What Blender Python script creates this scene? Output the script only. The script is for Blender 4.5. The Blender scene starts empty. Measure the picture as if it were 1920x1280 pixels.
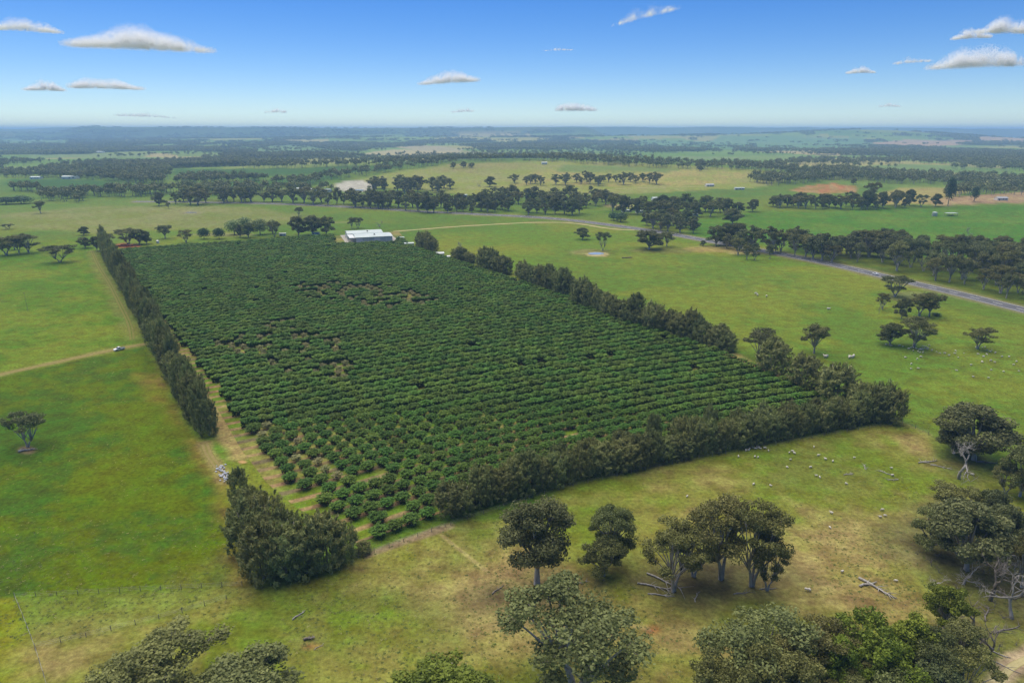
import bpy, bmesh, math, random
import numpy as np
from mathutils import Vector, Matrix
R = math.radians
rng = np.random.default_rng(7)
random.seed(7)
S = bpy.context.scene
COL = S.collection

# ------------------------------------------------------------------ camera, sky, sun, exposure
PITCH = math.atan(397 / 1280.0)
CAM_H = 100.0
cd = bpy.data.cameras.new('camera'); cam = bpy.data.objects.new('camera', cd); COL.objects.link(cam)
cam.location = (0, 0, CAM_H); cam.rotation_euler = (math.pi / 2 - PITCH, 0, 0)
cd.sensor_width = 36; cd.lens = 24; cd.clip_start = 1; cd.clip_end = 120000
S.camera = cam
SUN_EL, SUN_AZ = R(66), R(-34)          # azimuth measured from +Y towards +X
w = bpy.data.worlds.new('World'); S.world = w; w.use_nodes = True
nt = w.node_tree; bg = nt.nodes['Background']
sky = nt.nodes.new('ShaderNodeTexSky'); sky.sky_type = 'NISHITA'; sky.sun_disc = False
sky.sun_elevation = SUN_EL; sky.sun_rotation = SUN_AZ
sky.altitude = 2500; sky.air_density = 1.0; sky.dust_density = 0.9; sky.ozone_density = 4.0
hsv = nt.nodes.new('ShaderNodeHueSaturation'); hsv.inputs['Saturation'].default_value = 1.36; hsv.inputs['Hue'].default_value = .512
nt.links.new(sky.outputs[0], hsv.inputs['Color']); nt.links.new(hsv.outputs[0], bg.inputs[0])
bg.inputs[1].default_value = 0.068
sl = bpy.data.lights.new('sun', 'SUN'); sl.energy = 3.0; sl.angle = R(84); sl.color = (1, .92, .77)
so = bpy.data.objects.new('sun', sl); COL.objects.link(so)
sd = Vector((math.sin(SUN_AZ) * math.cos(SUN_EL), math.cos(SUN_AZ) * math.cos(SUN_EL), math.sin(SUN_EL)))
so.rotation_euler = sd.to_track_quat('Z', 'Y').to_euler(); so.location = (0, 0, 900)
S.view_settings.view_transform = 'Standard'; S.view_settings.look = 'None'
S.view_settings.exposure = 0.90; S.view_settings.gamma = 1.0; S.view_settings.use_curve_mapping = False
S.render.engine = 'CYCLES'
S.cycles.max_bounces = 10; S.cycles.diffuse_bounces = 6; S.cycles.volume_bounces = 1
S.cycles.use_denoising = True

# ------------------------------------------------------------------ noise and terrain
def hsh(ix, iy, s):
    a = (ix.astype(np.int64) * 374761393 + iy.astype(np.int64) * 668265263 + s * 974711) & 0x7fffffff
    a = ((a ^ (a >> 13)) * 1274126177) & 0x7fffffff
    return ((a ^ (a >> 16)) & 0xffff) / 65535.0
def vn(x, y, sc, s=0):
    x = np.asarray(x, float) / sc + 1000; y = np.asarray(y, float) / sc + 1000
    ix = np.floor(x); iy = np.floor(y); fx = x - ix; fy = y - iy
    fx = fx * fx * (3 - 2 * fx); fy = fy * fy * (3 - 2 * fy)
    a = hsh(ix, iy, s); b = hsh(ix + 1, iy, s); c = hsh(ix, iy + 1, s); d = hsh(ix + 1, iy + 1, s)
    return (a * (1 - fx) + b * fx) * (1 - fy) + (c * (1 - fx) + d * fx) * fy
def fbm(x, y, sc, s=0, o=4):
    t = 0; a = 1; n = 0
    for k in range(o):
        t = t + a * vn(x, y, sc / 2 ** k, s + k * 17); n += a; a *= .55
    return t / n
def sst(a, b, x):
    t = np.clip((np.asarray(x, float) - a) / (b - a), 0, 1); return t * t * (3 - 2 * t)
def gs(x, y, cx, cy, sx, sy, p=2):
    return np.exp(-np.abs((x - cx) / sx) ** p - np.abs((y - cy) / sy) ** p)
def H(x, y):
    x = np.asarray(x, float); y = np.asarray(y, float)
    d = np.hypot(x, y)
    z = 30 * gs(x, y, 60, 1760, 620, 420)
    z = z + 9 * gs(x, y, 640, 960, 330, 150)
    z = z + sst(1900, 5000, d) * 26 * (fbm(x, y, 1700, 5, 3) - .5)
    z = z + 78 * gs(x, y, 3300, 6600, 1000, 900) + 34 * gs(x, y, 1500, 6600, 1900, 700)
    z = z + 30 * gs(x, y, -900, 6200, 2400, 600)
    xa = x / np.maximum(y, 1)                                # bearing: far ranges seen end on
    rg = sst(-.66, -.58, xa) * (1 - sst(.10, .15, xa)) + .62 * (1 - sst(-.72, -.55, xa))
    z = z + (134 * rg * (.80 + .28 * fbm(x, y, 1300, 9, 4))) * np.exp(-((y - 8700) / 900) ** 2)
    z = z + (144 * (.58 + .62 * fbm(x, y, 1300, 21, 3))) * np.exp(-((y - 11200) / 1000) ** 2)
    return z * sst(640, 900, d)
_t = np.concatenate([np.linspace(60, 900, 600), np.geomspace(902, 60000, 1500)])
CP, SP = math.cos(PITCH), math.sin(PITCH)
def ray(u, v):
    a = (u - 960) / 1280; b = (640 - v) / 1280
    return np.array([a, CP + b * SP, -SP + b * CP])
def px(u, v):
    """where the sight line of a point of the photograph meets the land"""
    d = ray(u, v); d = d / math.hypot(d[0], d[1])
    X = d[0] * _t; Y = d[1] * _t; Z = CAM_H + d[2] * _t
    g = Z - H(X, Y)
    k = np.argmax(g < 0)
    if g[k] >= 0: k = len(_t) - 1
    if k == 0: f = _t[0]
    else: f = _t[k - 1] + (_t[k] - _t[k - 1]) * g[k - 1] / (g[k - 1] - g[k])
    x, y = d[0] * f, d[1] * f
    return np.array([x, y, float(H(x, y))])
def pxl(P): return np.array([px(*q) for q in P])
def top_h(u, vb, vt):
    p = px(u, vb); d = ray(u, vt); f = math.hypot(p[0], p[1]) / math.hypot(d[0], d[1])
    return p, CAM_H + d[2] * f - p[2]
def mpp(p): return (p[1] * CP + (CAM_H - p[2]) * SP) / 1280.0     # metres per photo pixel there

# ------------------------------------------------------------------ materials
def mat(name, col=(.5, .5, .5), rough=.8, spec=.25, metal=0):
    m = bpy.data.materials.new(name); m.use_nodes = True
    b = m.node_tree.nodes['Principled BSDF']
    b.inputs['Base Color'].default_value = (*col, 1); b.inputs['Roughness'].default_value = rough
    b.inputs['Specular IOR Level'].default_value = spec; b.inputs['Metallic'].default_value = metal
    return m
def nd(m, t, **kw):
    n = m.node_tree.nodes.new(t)
    for k, v in kw.items(): setattr(n, k, v)
    return n
def noise_mat(name, c1, c2, scale, rough=.85, spec=.15, bump=0, detail=6, stretch=None):
    m = mat(name, c1, rough, spec); L = m.node_tree.links; b = m.node_tree.nodes['Principled BSDF']
    tc = nd(m, 'ShaderNodeTexCoord'); n = nd(m, 'ShaderNodeTexNoise'); n.inputs['Scale'].default_value = scale
    n.inputs['Detail'].default_value = detail
    if stretch:
        mp = nd(m, 'ShaderNodeMapping'); mp.inputs['Scale'].default_value = stretch
        L.new(tc.outputs['Object'], mp.inputs[0]); L.new(mp.outputs[0], n.inputs['Vector'])
    else: L.new(tc.outputs['Object'], n.inputs['Vector'])
    cr = nd(m, 'ShaderNodeValToRGB'); cr.color_ramp.elements[0].color = (*c1, 1); cr.color_ramp.elements[1].color = (*c2, 1)
    cr.color_ramp.elements[0].position = .32; cr.color_ramp.elements[1].position = .68
    L.new(n.outputs['Fac'], cr.inputs[0]); L.new(cr.outputs[0], b.inputs['Base Color'])
    if bump:
        bp = nd(m, 'ShaderNodeBump'); bp.inputs['Strength'].default_value = bump; bp.inputs['Distance'].default_value = .15
        L.new(n.outputs['Fac'], bp.inputs['Height']); L.new(bp.outputs[0], b.inputs['Normal'])
    return m
def leaf_mat(name, c1, c2, var=.25, transl=.22, hue=.017):
    m = mat(name, c1, .62, .18); L = m.node_tree.links; N = m.node_tree.nodes; b = N['Principled BSDF']
    at = nd(m, 'ShaderNodeAttribute'); at.attribute_name = 'tint'
    mx = nd(m, 'ShaderNodeMix', data_type='RGBA'); mx.inputs[6].default_value = (*c1, 1); mx.inputs[7].default_value = (*c2, 1)
    L.new(at.outputs['Fac'], mx.inputs[0])
    oi = nd(m, 'ShaderNodeObjectInfo')
    mr = nd(m, 'ShaderNodeMapRange'); mr.inputs[3].default_value = 1 - var; mr.inputs[4].default_value = 1 + var
    L.new(oi.outputs['Random'], mr.inputs[0])
    m2 = nd(m, 'ShaderNodeMath', operation='MULTIPLY'); m2.inputs[1].default_value = 7.31
    m3 = nd(m, 'ShaderNodeMath', operation='FRACT'); L.new(oi.outputs['Random'], m2.inputs[0]); L.new(m2.outputs[0], m3.inputs[0])
    mh = nd(m, 'ShaderNodeMapRange'); mh.inputs[3].default_value = .5 - hue; mh.inputs[4].default_value = .5 + hue
    L.new(m3.outputs[0], mh.inputs[0])
    hs = nd(m, 'ShaderNodeHueSaturation'); L.new(mx.outputs[2], hs.inputs['Color']); L.new(mr.outputs[0], hs.inputs['Value']); L.new(mh.outputs[0], hs.inputs['Hue'])
    L.new(hs.outputs[0], b.inputs['Base Color'])
    tr = nd(m, 'ShaderNodeBsdfTranslucent'); L.new(hs.outputs[0], tr.inputs[0])
    ms = nd(m, 'ShaderNodeMixShader'); ms.inputs[0].default_value = transl
    L.new(b.outputs[0], ms.inputs[1]); L.new(tr.outputs[0], ms.inputs[2]); L.new(ms.outputs[0], N['Material Output'].inputs[0])
    return m
def ground_mat():
    m = mat('ground', rough=.95, spec=.05); L = m.node_tree.links; b = m.node_tree.nodes['Principled BSDF']
    at = nd(m, 'ShaderNodeAttribute'); at.attribute_name = 'Col'
    tc = nd(m, 'ShaderNodeTexCoord')
    def noi(sc, d, stretch=(1, 1, 1)):
        mp = nd(m, 'ShaderNodeMapping'); mp.inputs['Scale'].default_value = stretch
        n = nd(m, 'ShaderNodeTexNoise'); n.inputs['Scale'].default_value = sc; n.inputs['Detail'].default_value = d; n.inputs['Roughness'].default_value = .62
        L.new(tc.outputs['Object'], mp.inputs[0]); L.new(mp.outputs[0], n.inputs['Vector']); return n.outputs['Fac']
    def rng_(s, a, b_, f0=.3, f1=.7):
        r = nd(m, 'ShaderNodeMapRange'); r.inputs[1].default_value = f0; r.inputs[2].default_value = f1
        r.inputs[3].default_value = a; r.inputs[4].default_value = b_; L.new(s, r.inputs[0]); return r.outputs[0]
    fine = noi(.9, 8); mid = noi(.16, 8, (1, 1.15, 1)); big = noi(.03, 8)
    fine2 = noi(3.1, 5, (1, 1.6, 1)); v1a = rng_(fine, .62, 1.38); v1b = rng_(fine2, .78, 1.22); v1n = nd(m, 'ShaderNodeMath', operation='MULTIPLY'); L.new(v1a, v1n.inputs[0]); L.new(v1b, v1n.inputs[1]); v1 = v1n.outputs[0]; v2 = rng_(mid, .66, 1.32)
    mu = nd(m, 'ShaderNodeMath', operation='MULTIPLY'); L.new(v1, mu.inputs[0]); L.new(v2, mu.inputs[1])
    h1 = rng_(big, .485, .515); h2 = rng_(mid, -.028, .024)
    ad = nd(m, 'ShaderNodeMath', operation='ADD'); L.new(h1, ad.inputs[0]); L.new(h2, ad.inputs[1])
    hs = nd(m, 'ShaderNodeHueSaturation'); L.new(at.outputs['Color'], hs.inputs['Color']); L.new(mu.outputs[0], hs.inputs['Value']); L.new(ad.outputs[0], hs.inputs['Hue'])
    L.new(hs.outputs[0], b.inputs['Base Color'])
    bp = nd(m, 'ShaderNodeBump'); bp.inputs['Strength'].default_value = .5; bp.inputs['Distance'].default_value = .35
    L.new(fine, bp.inputs['Height']); L.new(bp.outputs[0], b.inputs['Normal'])
    return m
M = {}
M['ground'] = ground_mat()
M['bark'] = noise_mat('grey_bark', (.22, .19, .16), (.48, .45, .40), 1.2, stretch=(1, 1, .25))
M['dead'] = noise_mat('bleached_wood', (.20, .185, .165), (.40, .375, .345), 1.5, stretch=(1, 1, .3))
M['dark_dead'] = noise_mat('weathered_wood', (.10, .085, .07), (.25, .22, .19), 1.5, stretch=(1, 1, .3))
M['euca'] = leaf_mat('eucalypt_leaves', (.092, .108, .034), (.228, .245, .082), .22)
M['euca_olive'] = leaf_mat('olive_eucalypt_leaves', (.104, .108, .030), (.258, .255, .076), .2)
M['euca_green'] = leaf_mat('bright_green_leaves', (.095, .130, .016), (.260, .310, .034), .2)
M['euca_grey'] = leaf_mat('grey_green_leaves', (.082, .100, .038), (.205, .226, .086), .2)
M['casuarina'] = leaf_mat('sheoak_needles', (.115, .135, .042), (.320, .340, .112), .22)
M['orchard'] = leaf_mat('orchard_leaves', (.010, .034, .004), (.150, .275, .032), .24, .22, .022)  # dark end of the leaf tint lowered to carry the shaded row sides
M['orchard_dry'] = leaf_mat('thin_orchard_leaves', (.19, .20, .07), (.36, .34, .14), .22, .25, .02)
M['shrub'] = leaf_mat('dark_shrub_leaves', (.035, .080, .030), (.085, .160, .058), .2)
M['willow'] = leaf_mat('pale_willow_leaves', (.15, .20, .06), (.32, .38, .14), .15)
M['pine'] = leaf_mat('pine_needles', (.030, .066, .034), (.070, .120, .060), .15)

# ------------------------------------------------------------------ mesh helpers
def np_mesh(name, V, F, mats, fmat=None, tint=None, smooth=False, vcol=None, vfl=None):
    V = np.asarray(V, np.float32); me = bpy.data.meshes.new(name)
    F = [np.asarray(f, np.int32) for f in (F if isinstance(F, list) else [F]) if len(f)]
    me.vertices.add(len(V)); me.vertices.foreach_set('co', V.ravel())
    lv = np.concatenate([f.ravel() for f in F]); tot = np.concatenate([np.full(len(f), f.shape[1], np.int32) for f in F])
    me.loops.add(len(lv)); me.loops.foreach_set('vertex_index', lv)
    me.polygons.add(len(tot)); st = np.concatenate([[0], np.cumsum(tot)[:-1]]).astype(np.int32)
    me.polygons.foreach_set('loop_start', st); me.polygons.foreach_set('loop_total', tot)
    for mm in (mats if isinstance(mats, list) else [mats]): me.materials.append(mm)
    if fmat is not None: me.polygons.foreach_set('material_index', np.asarray(fmat, np.int32))
    me.polygons.foreach_set('use_smooth', np.full(len(tot), smooth))
    if tint is not None:
        a = me.attributes.new('tint', 'FLOAT', 'FACE'); a.data.foreach_set('value', np.asarray(tint, np.float32))
    if vcol is not None:
        a = me.attributes.new('Col', 'FLOAT_COLOR', 'POINT'); c = np.ones((len(V), 4), np.float32); c[:, :3] = vcol
        a.data.foreach_set('color', c.ravel())
    for k, q in (vfl or {}).items():
        a = me.attributes.new(k, 'FLOAT', 'POINT'); a.data.foreach_set('value', np.asarray(q, np.float32))
    me.update(calc_edges=True); me.validate()
    return me
def link(name, data, parent=None, loc=(0, 0, 0), rz=0, sc=None):
    o = bpy.data.objects.new(name, data); COL.objects.link(o)
    o.location = [float(q) for q in loc]; o.rotation_euler = (0, 0, float(rz))
    if sc is not None: o.scale = [float(q) for q in (sc if hasattr(sc, '__len__') else (sc,) * 3)]
    if parent is not None: o.parent = parent
    return o
def tag(o, label=None, cat=None, group=None, kind=None):
    if label: o['label'] = label
    if cat: o['category'] = cat
    if group: o['group'] = group
    if kind: o['kind'] = kind
    return o
class MB:
    """collects tubes, boxes and leaf cards into one mesh"""
    def __init__(s): s.V = []; s.Q = []; s.T = []; s.n = 0; s.qt = []; s.tt = []; s.qm = []; s.tm = []
    def add(s, V, Q=None, T=None, tint=None, m=0):
        V = np.asarray(V, float); s.V.append(V)
        if Q is not None and len(Q): Q = np.asarray(Q, int) + s.n; s.Q.append(Q); s.qt.append(np.full(len(Q), .5) if tint is None else tint); s.qm.append(np.full(len(Q), m))
        if T is not None and len(T): T = np.asarray(T, int) + s.n; s.T.append(T); s.tt.append(np.full(len(T), .5)); s.tm.append(np.full(len(T), m))
        s.n += len(V)
    def tube(s, P, r, k=6, m=0, cap=True):
        P = np.asarray(P, float); n = len(P); r = np.broadcast_to(np.asarray(r, float), (n,))
        V = []; a = np.arange(k) * 2 * math.pi / k
        up = np.array([0.13, .31, .94]); 
        for i in range(n):
            t = P[min(i + 1, n - 1)] - P[max(i - 1, 0)]; t = t / (np.linalg.norm(t) + 1e-9)
            x = np.cross(t, up if abs(t @ up) < .95 else np.array([1., 0, 0])); x /= np.linalg.norm(x); y = np.cross(t, x)
            V.append(P[i] + r[i] * (np.cos(a)[:, None] * x + np.sin(a)[:, None] * y))
        V = np.concatenate(V); Q = []
        for i in range(n - 1):
            for j in range(k): Q.append((i * k + j, i * k + (j + 1) % k, (i + 1) * k + (j + 1) % k, (i + 1) * k + j))
        T = []
        if cap:
            for j in range(1, k - 1): T.append(((n - 1) * k, (n - 1) * k + j, (n - 1) * k + j + 1)); T.append((0, j + 1, j))
        s.add(V, Q, T, m=m)
    def box(s, a, b, m=0, rot=None, org=(0, 0, 0)):
        x0, y0, z0 = a; x1, y1, z1 = b
        V = np.array([(x0, y0, z0), (x1, y0, z0), (x1, y1, z0), (x0, y1, z0), (x0, y0, z1), (x1, y0, z1), (x1, y1, z1), (x0, y1, z1)], float)
        if rot is not None:
            c, q = math.cos(rot), math.sin(rot); V[:, :2] = V[:, :2] @ np.array([[c, q], [-q, c]])
        s.add(V + np.array(org), [(0, 3, 2, 1), (4, 5, 6, 7), (0, 1, 5, 4), (1, 2, 6, 5), (2, 3, 7, 6), (3, 0, 4, 7)], m=m)
    def cards(s, C, N, wd, ln, tint, axis=None, m=0):
        C = np.asarray(C, float); n = len(C); N = N / (np.linalg.norm(N, axis=1, keepdims=True) + 1e-9)
        A = rng.normal(size=(n, 3)) if axis is None else axis
        A = A - (A * N).sum(1, keepdims=True) * N; A /= np.linalg.norm(A, axis=1, keepdims=True) + 1e-9
        B = np.cross(N, A); wd = np.broadcast_to(wd, (n,))[:, None]; ln = np.broadcast_to(ln, (n,))[:, None]
        V = np.stack([C - A * ln * .5, C + B * wd * .5 - A * ln * .05, C + A * ln * .5, C - B * wd * .5 + A * ln * .08], 1).reshape(-1, 3)
        s.add(V, np.arange(4 * n).reshape(n, 4), tint=np.broadcast_to(np.clip(tint, 0, 1), (n,)), m=m)
    def mesh(s, name, mats, smooth=False):
        F = []; t = []; fm = []
        if s.Q: F.append(np.concatenate(s.Q)); t.append(np.concatenate(s.qt)); fm.append(np.concatenate(s.qm))
        if s.T: F.append(np.concatenate(s.T)); t.append(np.concatenate(s.tt)); fm.append(np.concatenate(s.tm))
        return np_mesh(name, np.concatenate(s.V), F, mats, np.concatenate(fm), np.concatenate(t), smooth)
def unit(n):
    v = rng.normal(size=(n, 3)); return v / np.linalg.norm(v, axis=1, keepdims=True)
def bez(a, b, c, n):
    t = np.linspace(0, 1, n)[:, None]; return (1 - t) ** 2 * a + 2 * t * (1 - t) * b + t * t * c

# ------------------------------------------------------------------ tree prototypes (unit: metres, nominal height 18)
def euca(seed, Hh=18., Rr=6.5, nl=11, sub=3, per=110, card=.62, flat=.62, low=.42, fork=.3, mt='euca', stems=1, dens_low=.0, single=False):
    global rng
    keep = rng; rng = np.random.default_rng(seed)
    tb = MB(); cb = tb if single else MB()
    m1 = 1 if single else 0
    for st in range(stems):
        a0 = st * 2 * math.pi / max(stems, 1) + rng.uniform(0, 1)
        off = np.array([math.cos(a0), math.sin(a0), 0]) * (0 if stems == 1 else .35)
        lean = np.array([math.cos(a0), math.sin(a0), 0]) * (Rr * .34 if stems > 1 else Rr * .10 * rng.uniform(-1, 1))
        base = off; fk = off + lean * .6 + np.array([0, 0, Hh * fork])
        r0 = Hh * .026 / math.sqrt(stems) * 1.15
        tp = bez(base, base + np.array([0, 0, Hh * fork * .5]), fk, 5)
        tb.tube(np.vstack([tp[0] - [0, 0, .4], tp]), np.concatenate([[r0 * 1.5], np.linspace(r0 * 1.2, r0 * .75, 5)]), 7)
        n = max(3, nl // stems)
        for i in range(n):
            az = i * 2.399 + rng.uniform(-.4, .4) + a0; rr = Rr * .80 * math.sqrt((i + .6) / n) * rng.uniform(.75, 1.08)
            zb = low + .04 * rr / Rr; zt = zb + (.89 - zb) * max(.05, 1 - (rr / Rr) ** 2) ** .62
            z = Hh * (zt * rng.uniform(.93, 1.) if i % 2 == 0 else zb + (zt - zb) * rng.random() ** .75)
            e = off + lean * 1.3 + np.array([math.cos(az) * rr, math.sin(az) * rr, min(z, Hh * .93)])
            mid = fk * .55 + e * .45 + np.array([0, 0, Hh * .05]) - np.array([0, 0, Hh * .04 * rng.random()])
            P = bez(fk - [0, 0, Hh * .03], mid, e, 6)
            tb.tube(P, np.linspace(r0 * .62, r0 * .16, 6), 5)
            for k in range(sub):
                o = unit(1)[0] * Rr * .27 * rng.uniform(.45, 1.1); o[2] *= .55
                c = e + o; br = Rr * rng.uniform(.17, .28)
                if not single: tb.tube(bez(P[4], (P[4] + c) / 2 + [0, 0, .3], c, 4), np.linspace(r0 * .16, r0 * .05, 4), 4, cap=False)
                q = int(per * rng.uniform(.7, 1.3)); u = unit(q)
                u[:, 2] = np.where(u[:, 2] < -.3, u[:, 2] * .5, u[:, 2])
                rad = br * (.35 + .65 * rng.random(q) ** .45)[:, None] * (1 + .25 * np.sin(5 * u[:, :1] + k) * np.cos(4 * u[:, 1:2] + i))
                C = c + u * rad * [1, 1, flat]
                tn = rng.random() * .55 + rng.random(q) * .45
                cb.cards(C, u * .8 + rng.normal(size=(q, 3)) * .75 + [0, 0, .25], card * rng.uniform(.6, 1.1, q), card * rng.uniform(.9, 1.6, q), tn, m=m1)
    if single: out = tb.mesh('tree', [M['bark'], M[mt]])
    else: out = (tb.mesh('trunk', M['bark'], True), cb.mesh('crown', M[mt]))
    rng = keep
    return out
def sheoak(seed, Hh=14., Rr=4.4, plumes=150, per=26, mt='casuarina', top=.45):
    global rng
    keep = rng; rng = np.random.default_rng(seed)
    tb = MB(); cb = MB()
    for st in range(3):
        a = st * 2.1 + rng.random(); b = np.array([math.cos(a), math.sin(a), 0]) * .4
        e = b * Rr * 1.1 + np.array([0, 0, Hh * rng.uniform(.75, .92)])
        tb.tube(bez(b - [0, 0, .4], b * 1.5 + [0, 0, Hh * .4], e, 6), np.linspace(.22, .05, 6), 6)
    tops = [(rng.uniform(-.45, .45) * Rr, rng.uniform(-.45, .45) * Rr, Hh * rng.uniform(.82, 1.0)) for _ in range(6)]
    for i in range(plumes):
        if i < plumes * .22:
            tx, ty, tz = tops[i % 6]; c = np.array([tx, ty, tz * rng.uniform(.72, .93)]) + rng.normal(size=3) * Rr * .10; az = rng.uniform(0, 6.28); out = .15
        else:
            f = rng.uniform(.02, .80) ** .9; prof = (.90 + .16 * math.sin(f * 3.1)) * (1 - max(0, f - top) ** 1.5 * 1.35)
            az = i * 2.399 + rng.uniform(-.3, .3); rr = Rr * prof * rng.uniform(.52, .98)
            c = np.array([math.cos(az) * rr, math.sin(az) * rr, f * Hh]); out = .55
        d = np.array([math.cos(az) * out, math.sin(az) * out, .85]) + rng.normal(size=3) * .18; d /= np.linalg.norm(d)
        L = Hh * rng.uniform(.10, .20); q = int(per * rng.uniform(.7, 1.3))
        t = rng.random(q); C = c + d * (t * L)[:, None] + rng.normal(size=(q, 3)) * (L * .17 * (1.15 - t))[:, None]
        C[:, 2] = np.maximum(C[:, 2], .15)
        ax = d + rng.normal(size=(q, 3)) * .42
        tn = rng.random() * .5 + rng.random(q) * .35 + t * .15
        nn = np.array([math.cos(az), math.sin(az), .5]) + rng.normal(size=(q, 3)) * .6
        cb.cards(C, nn, rng.uniform(.18, .34, q), rng.uniform(.75, 1.5, q), tn, axis=ax)
    out = (tb.mesh('trunk', M['bark'], True), cb.mesh('crown', M[mt]))
    rng = keep
    return out
def fruit(seed, Hh=2.7, Rr=2.35, shoots=46, per=15, mt='orchard', card=1.):
    global rng
    keep = rng; rng = np.random.default_rng(seed)
    tb = MB(); cb = MB()
    tb.tube([(0, 0, -.2), (0, 0, .35), (.03, .02, .75)], [.16, .12, .12], 6)
    for i in range(6):
        az = i * 1.047 + rng.uniform(-.3, .3); e = np.array([math.cos(az) * Rr * .6, math.sin(az) * Rr * .6, Hh * .62])
        tb.tube(bez(np.array([0, 0, .6]), np.array([math.cos(az) * .7, math.sin(az) * .7, 1.0]), e, 4), [.09, .06, .05, .03], 4)
    lob = rng.uniform(.78, 1.12, 7)
    for i in range(shoots):
        az = i * 2.399; rr = Rr * math.sqrt((i + .5) / shoots) * rng.uniform(.8, 1.08) * np.interp((az % 6.283) / 6.283 * 7, range(8), [*lob, lob[0]])
        zt = Hh * (.66 + .30 * (1 - (rr / Rr) ** 2)) * rng.uniform(.82, 1.12)
        c = np.array([math.cos(az) * rr, math.sin(az) * rr, zt]); d = np.array([math.cos(az) * .7, math.sin(az) * .7, .6])
        q = per; t = rng.random(q) ** .8; C = c - d * ((1 - t) * rng.uniform(.5, 1.1))[:, None] + rng.normal(size=(q, 3)) * .16
        C[:, 2] = np.maximum(C[:, 2], .45)
        u = rng.normal(size=(q, 3)) * .45 + d * .3 + [0, 0, .9]
        cb.cards(C, u, card * rng.uniform(.20, .36, q), card * rng.uniform(.40, .75, q), .1 + rng.random() * .25 + .65 * (.25 * rng.random(q) + .75 * t))  # lighter new tips; the tint gradient also carries the sunlit tops
    q = shoots * 4                                                     # leaves inside and down the sides, row shade put into their dark tint
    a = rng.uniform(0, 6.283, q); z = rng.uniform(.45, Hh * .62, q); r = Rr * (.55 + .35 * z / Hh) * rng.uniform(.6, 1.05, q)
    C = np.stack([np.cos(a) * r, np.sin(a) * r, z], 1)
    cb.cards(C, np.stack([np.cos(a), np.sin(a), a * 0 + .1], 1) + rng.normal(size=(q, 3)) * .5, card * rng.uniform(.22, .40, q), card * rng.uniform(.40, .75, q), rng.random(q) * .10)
    out = (tb.mesh('trunk', M['bark'], True), cb.mesh('crown', M[mt]))
    rng = keep
    return out
def bare(seed, Hh=10., lv=4, spread=.75, mt='dead', lean=(0, 0)):
    r_ = np.random.default_rng(seed); tb = MB(); bb = MB()
    def grow(p, d, L, r, k):
        n = 4; P = [p]; q = p.copy(); dd = d.copy()
        for i in range(n):
            dd = dd + r_.normal(size=3) * .20; dd /= np.linalg.norm(dd); q = q + dd * L / n; P.append(q.copy())
        (tb if k == lv else bb).tube(np.array(P), np.linspace(r, r * .6, n + 1), 6 if k > 2 else 4)
        if k > 0:
            for j in range(r_.integers(3, 5)):
                s = P[r_.integers(2, n + 1)] if j else P[-1]
                nd_ = dd * .75 + r_.normal(size=3) * spread * .85; nd_[2] += .22; nd_ /= np.linalg.norm(nd_)
                grow(s, nd_, L * r_.uniform(.52, .78), r * r_.uniform(.42, .6), k - 1)
    d0 = np.array([lean[0], lean[1], 1.]); grow(np.array([0, 0, -.3]), d0 / np.linalg.norm(d0), Hh * .38, Hh * .032, lv)
    return tb.mesh('trunk', M[mt], True), bb.mesh('branches', M[mt], True)
def blobtree(seed, Hh, Rr, mt, per=900, card=.7, trunk=True):
    """round dense crown made of several leafy lumps"""
    global rng
    keep = rng; rng = np.random.default_rng(seed); tb = MB(); cb = MB()
    tb.tube([(0, 0, -.3), (0, 0, Hh * .4), (.1, .1, Hh * .7)], [Hh * .03, Hh * .02, Hh * .01], 6)
    for i in range(9):
        az = i * 2.4; rr = Rr * .55 * math.sqrt(i / 9.); c = np.array([math.cos(az) * rr, math.sin(az) * rr, Hh * (.62 - .22 * (i / 9.) + .08 * rng.random())])
        q = per // 9; u = unit(q); C = c + u * [Rr * .52, Rr * .52, Hh * .33] * (.6 + .4 * rng.random(q) ** .5)[:, None]; C[:, 2] = np.maximum(C[:, 2], .2)
        cb.cards(C, u + rng.normal(size=(q, 3)) * .55, card * rng.uniform(.6, 1.1, q), card * rng.uniform(.9, 1.5, q), rng.random() * .5 + rng.random(q) * .5)
    out = (tb.mesh('trunk', M['bark'], True), cb.mesh('crown', M[mt])); rng = keep
    return out
P_ = {}
P_['big'] = [euca(11, 20, 8.0, 30, 3, 240, .40, flat=.72, low=.20, fork=.22, mt='euca_grey', dens_low=.35), euca(12, 20, 8.5, 30, 3, 240, .40, flat=.72, low=.26, mt='euca', dens_low=.3)]
P_['open'] = [euca(21, 20, 6.8, 24, 3, 180, .38, flat=.75, low=.30, stems=3, fork=.26, mt='euca_olive', dens_low=.35), euca(22, 20, 7.2, 24, 3, 180, .38, flat=.75, low=.26, stems=2, fork=.22, mt='euca', dens_low=.45),
              euca(23, 20, 6.8, 24, 3, 180, .38, flat=.75, low=.28, stems=2, fork=.26, mt='euca_olive', dens_low=.5)]
P_['dense'] = [euca(31, 14, 7.0, 22, 3, 260, .40, low=.16, fork=.14, flat=.85, mt='euca_grey', dens_low=.7), euca(32, 14, 6.6, 22, 3, 260, .40, low=.14, fork=.14, flat=.85, mt='euca', dens_low=.8)]
P_['green'] = [euca(41, 14, 5.6, 20, 3, 220, .38, low=.2, flat=.85, mt='euca_green', dens_low=.6), euca(42, 14, 5.4, 20, 3, 200, .38, low=.2, stems=2, flat=.85, mt='euca_green', dens_low=.6)]
P_['umbrella'] = [euca(51, 13, 6.2, 16, 3, 150, .38, low=.46, fork=.2, flat=.7, mt='euca_grey', stems=2, dens_low=.2), euca(52, 13, 6.4, 16, 3, 150, .38, low=.42, fork=.22, flat=.7, mt='euca', dens_low=.3)]
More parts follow.
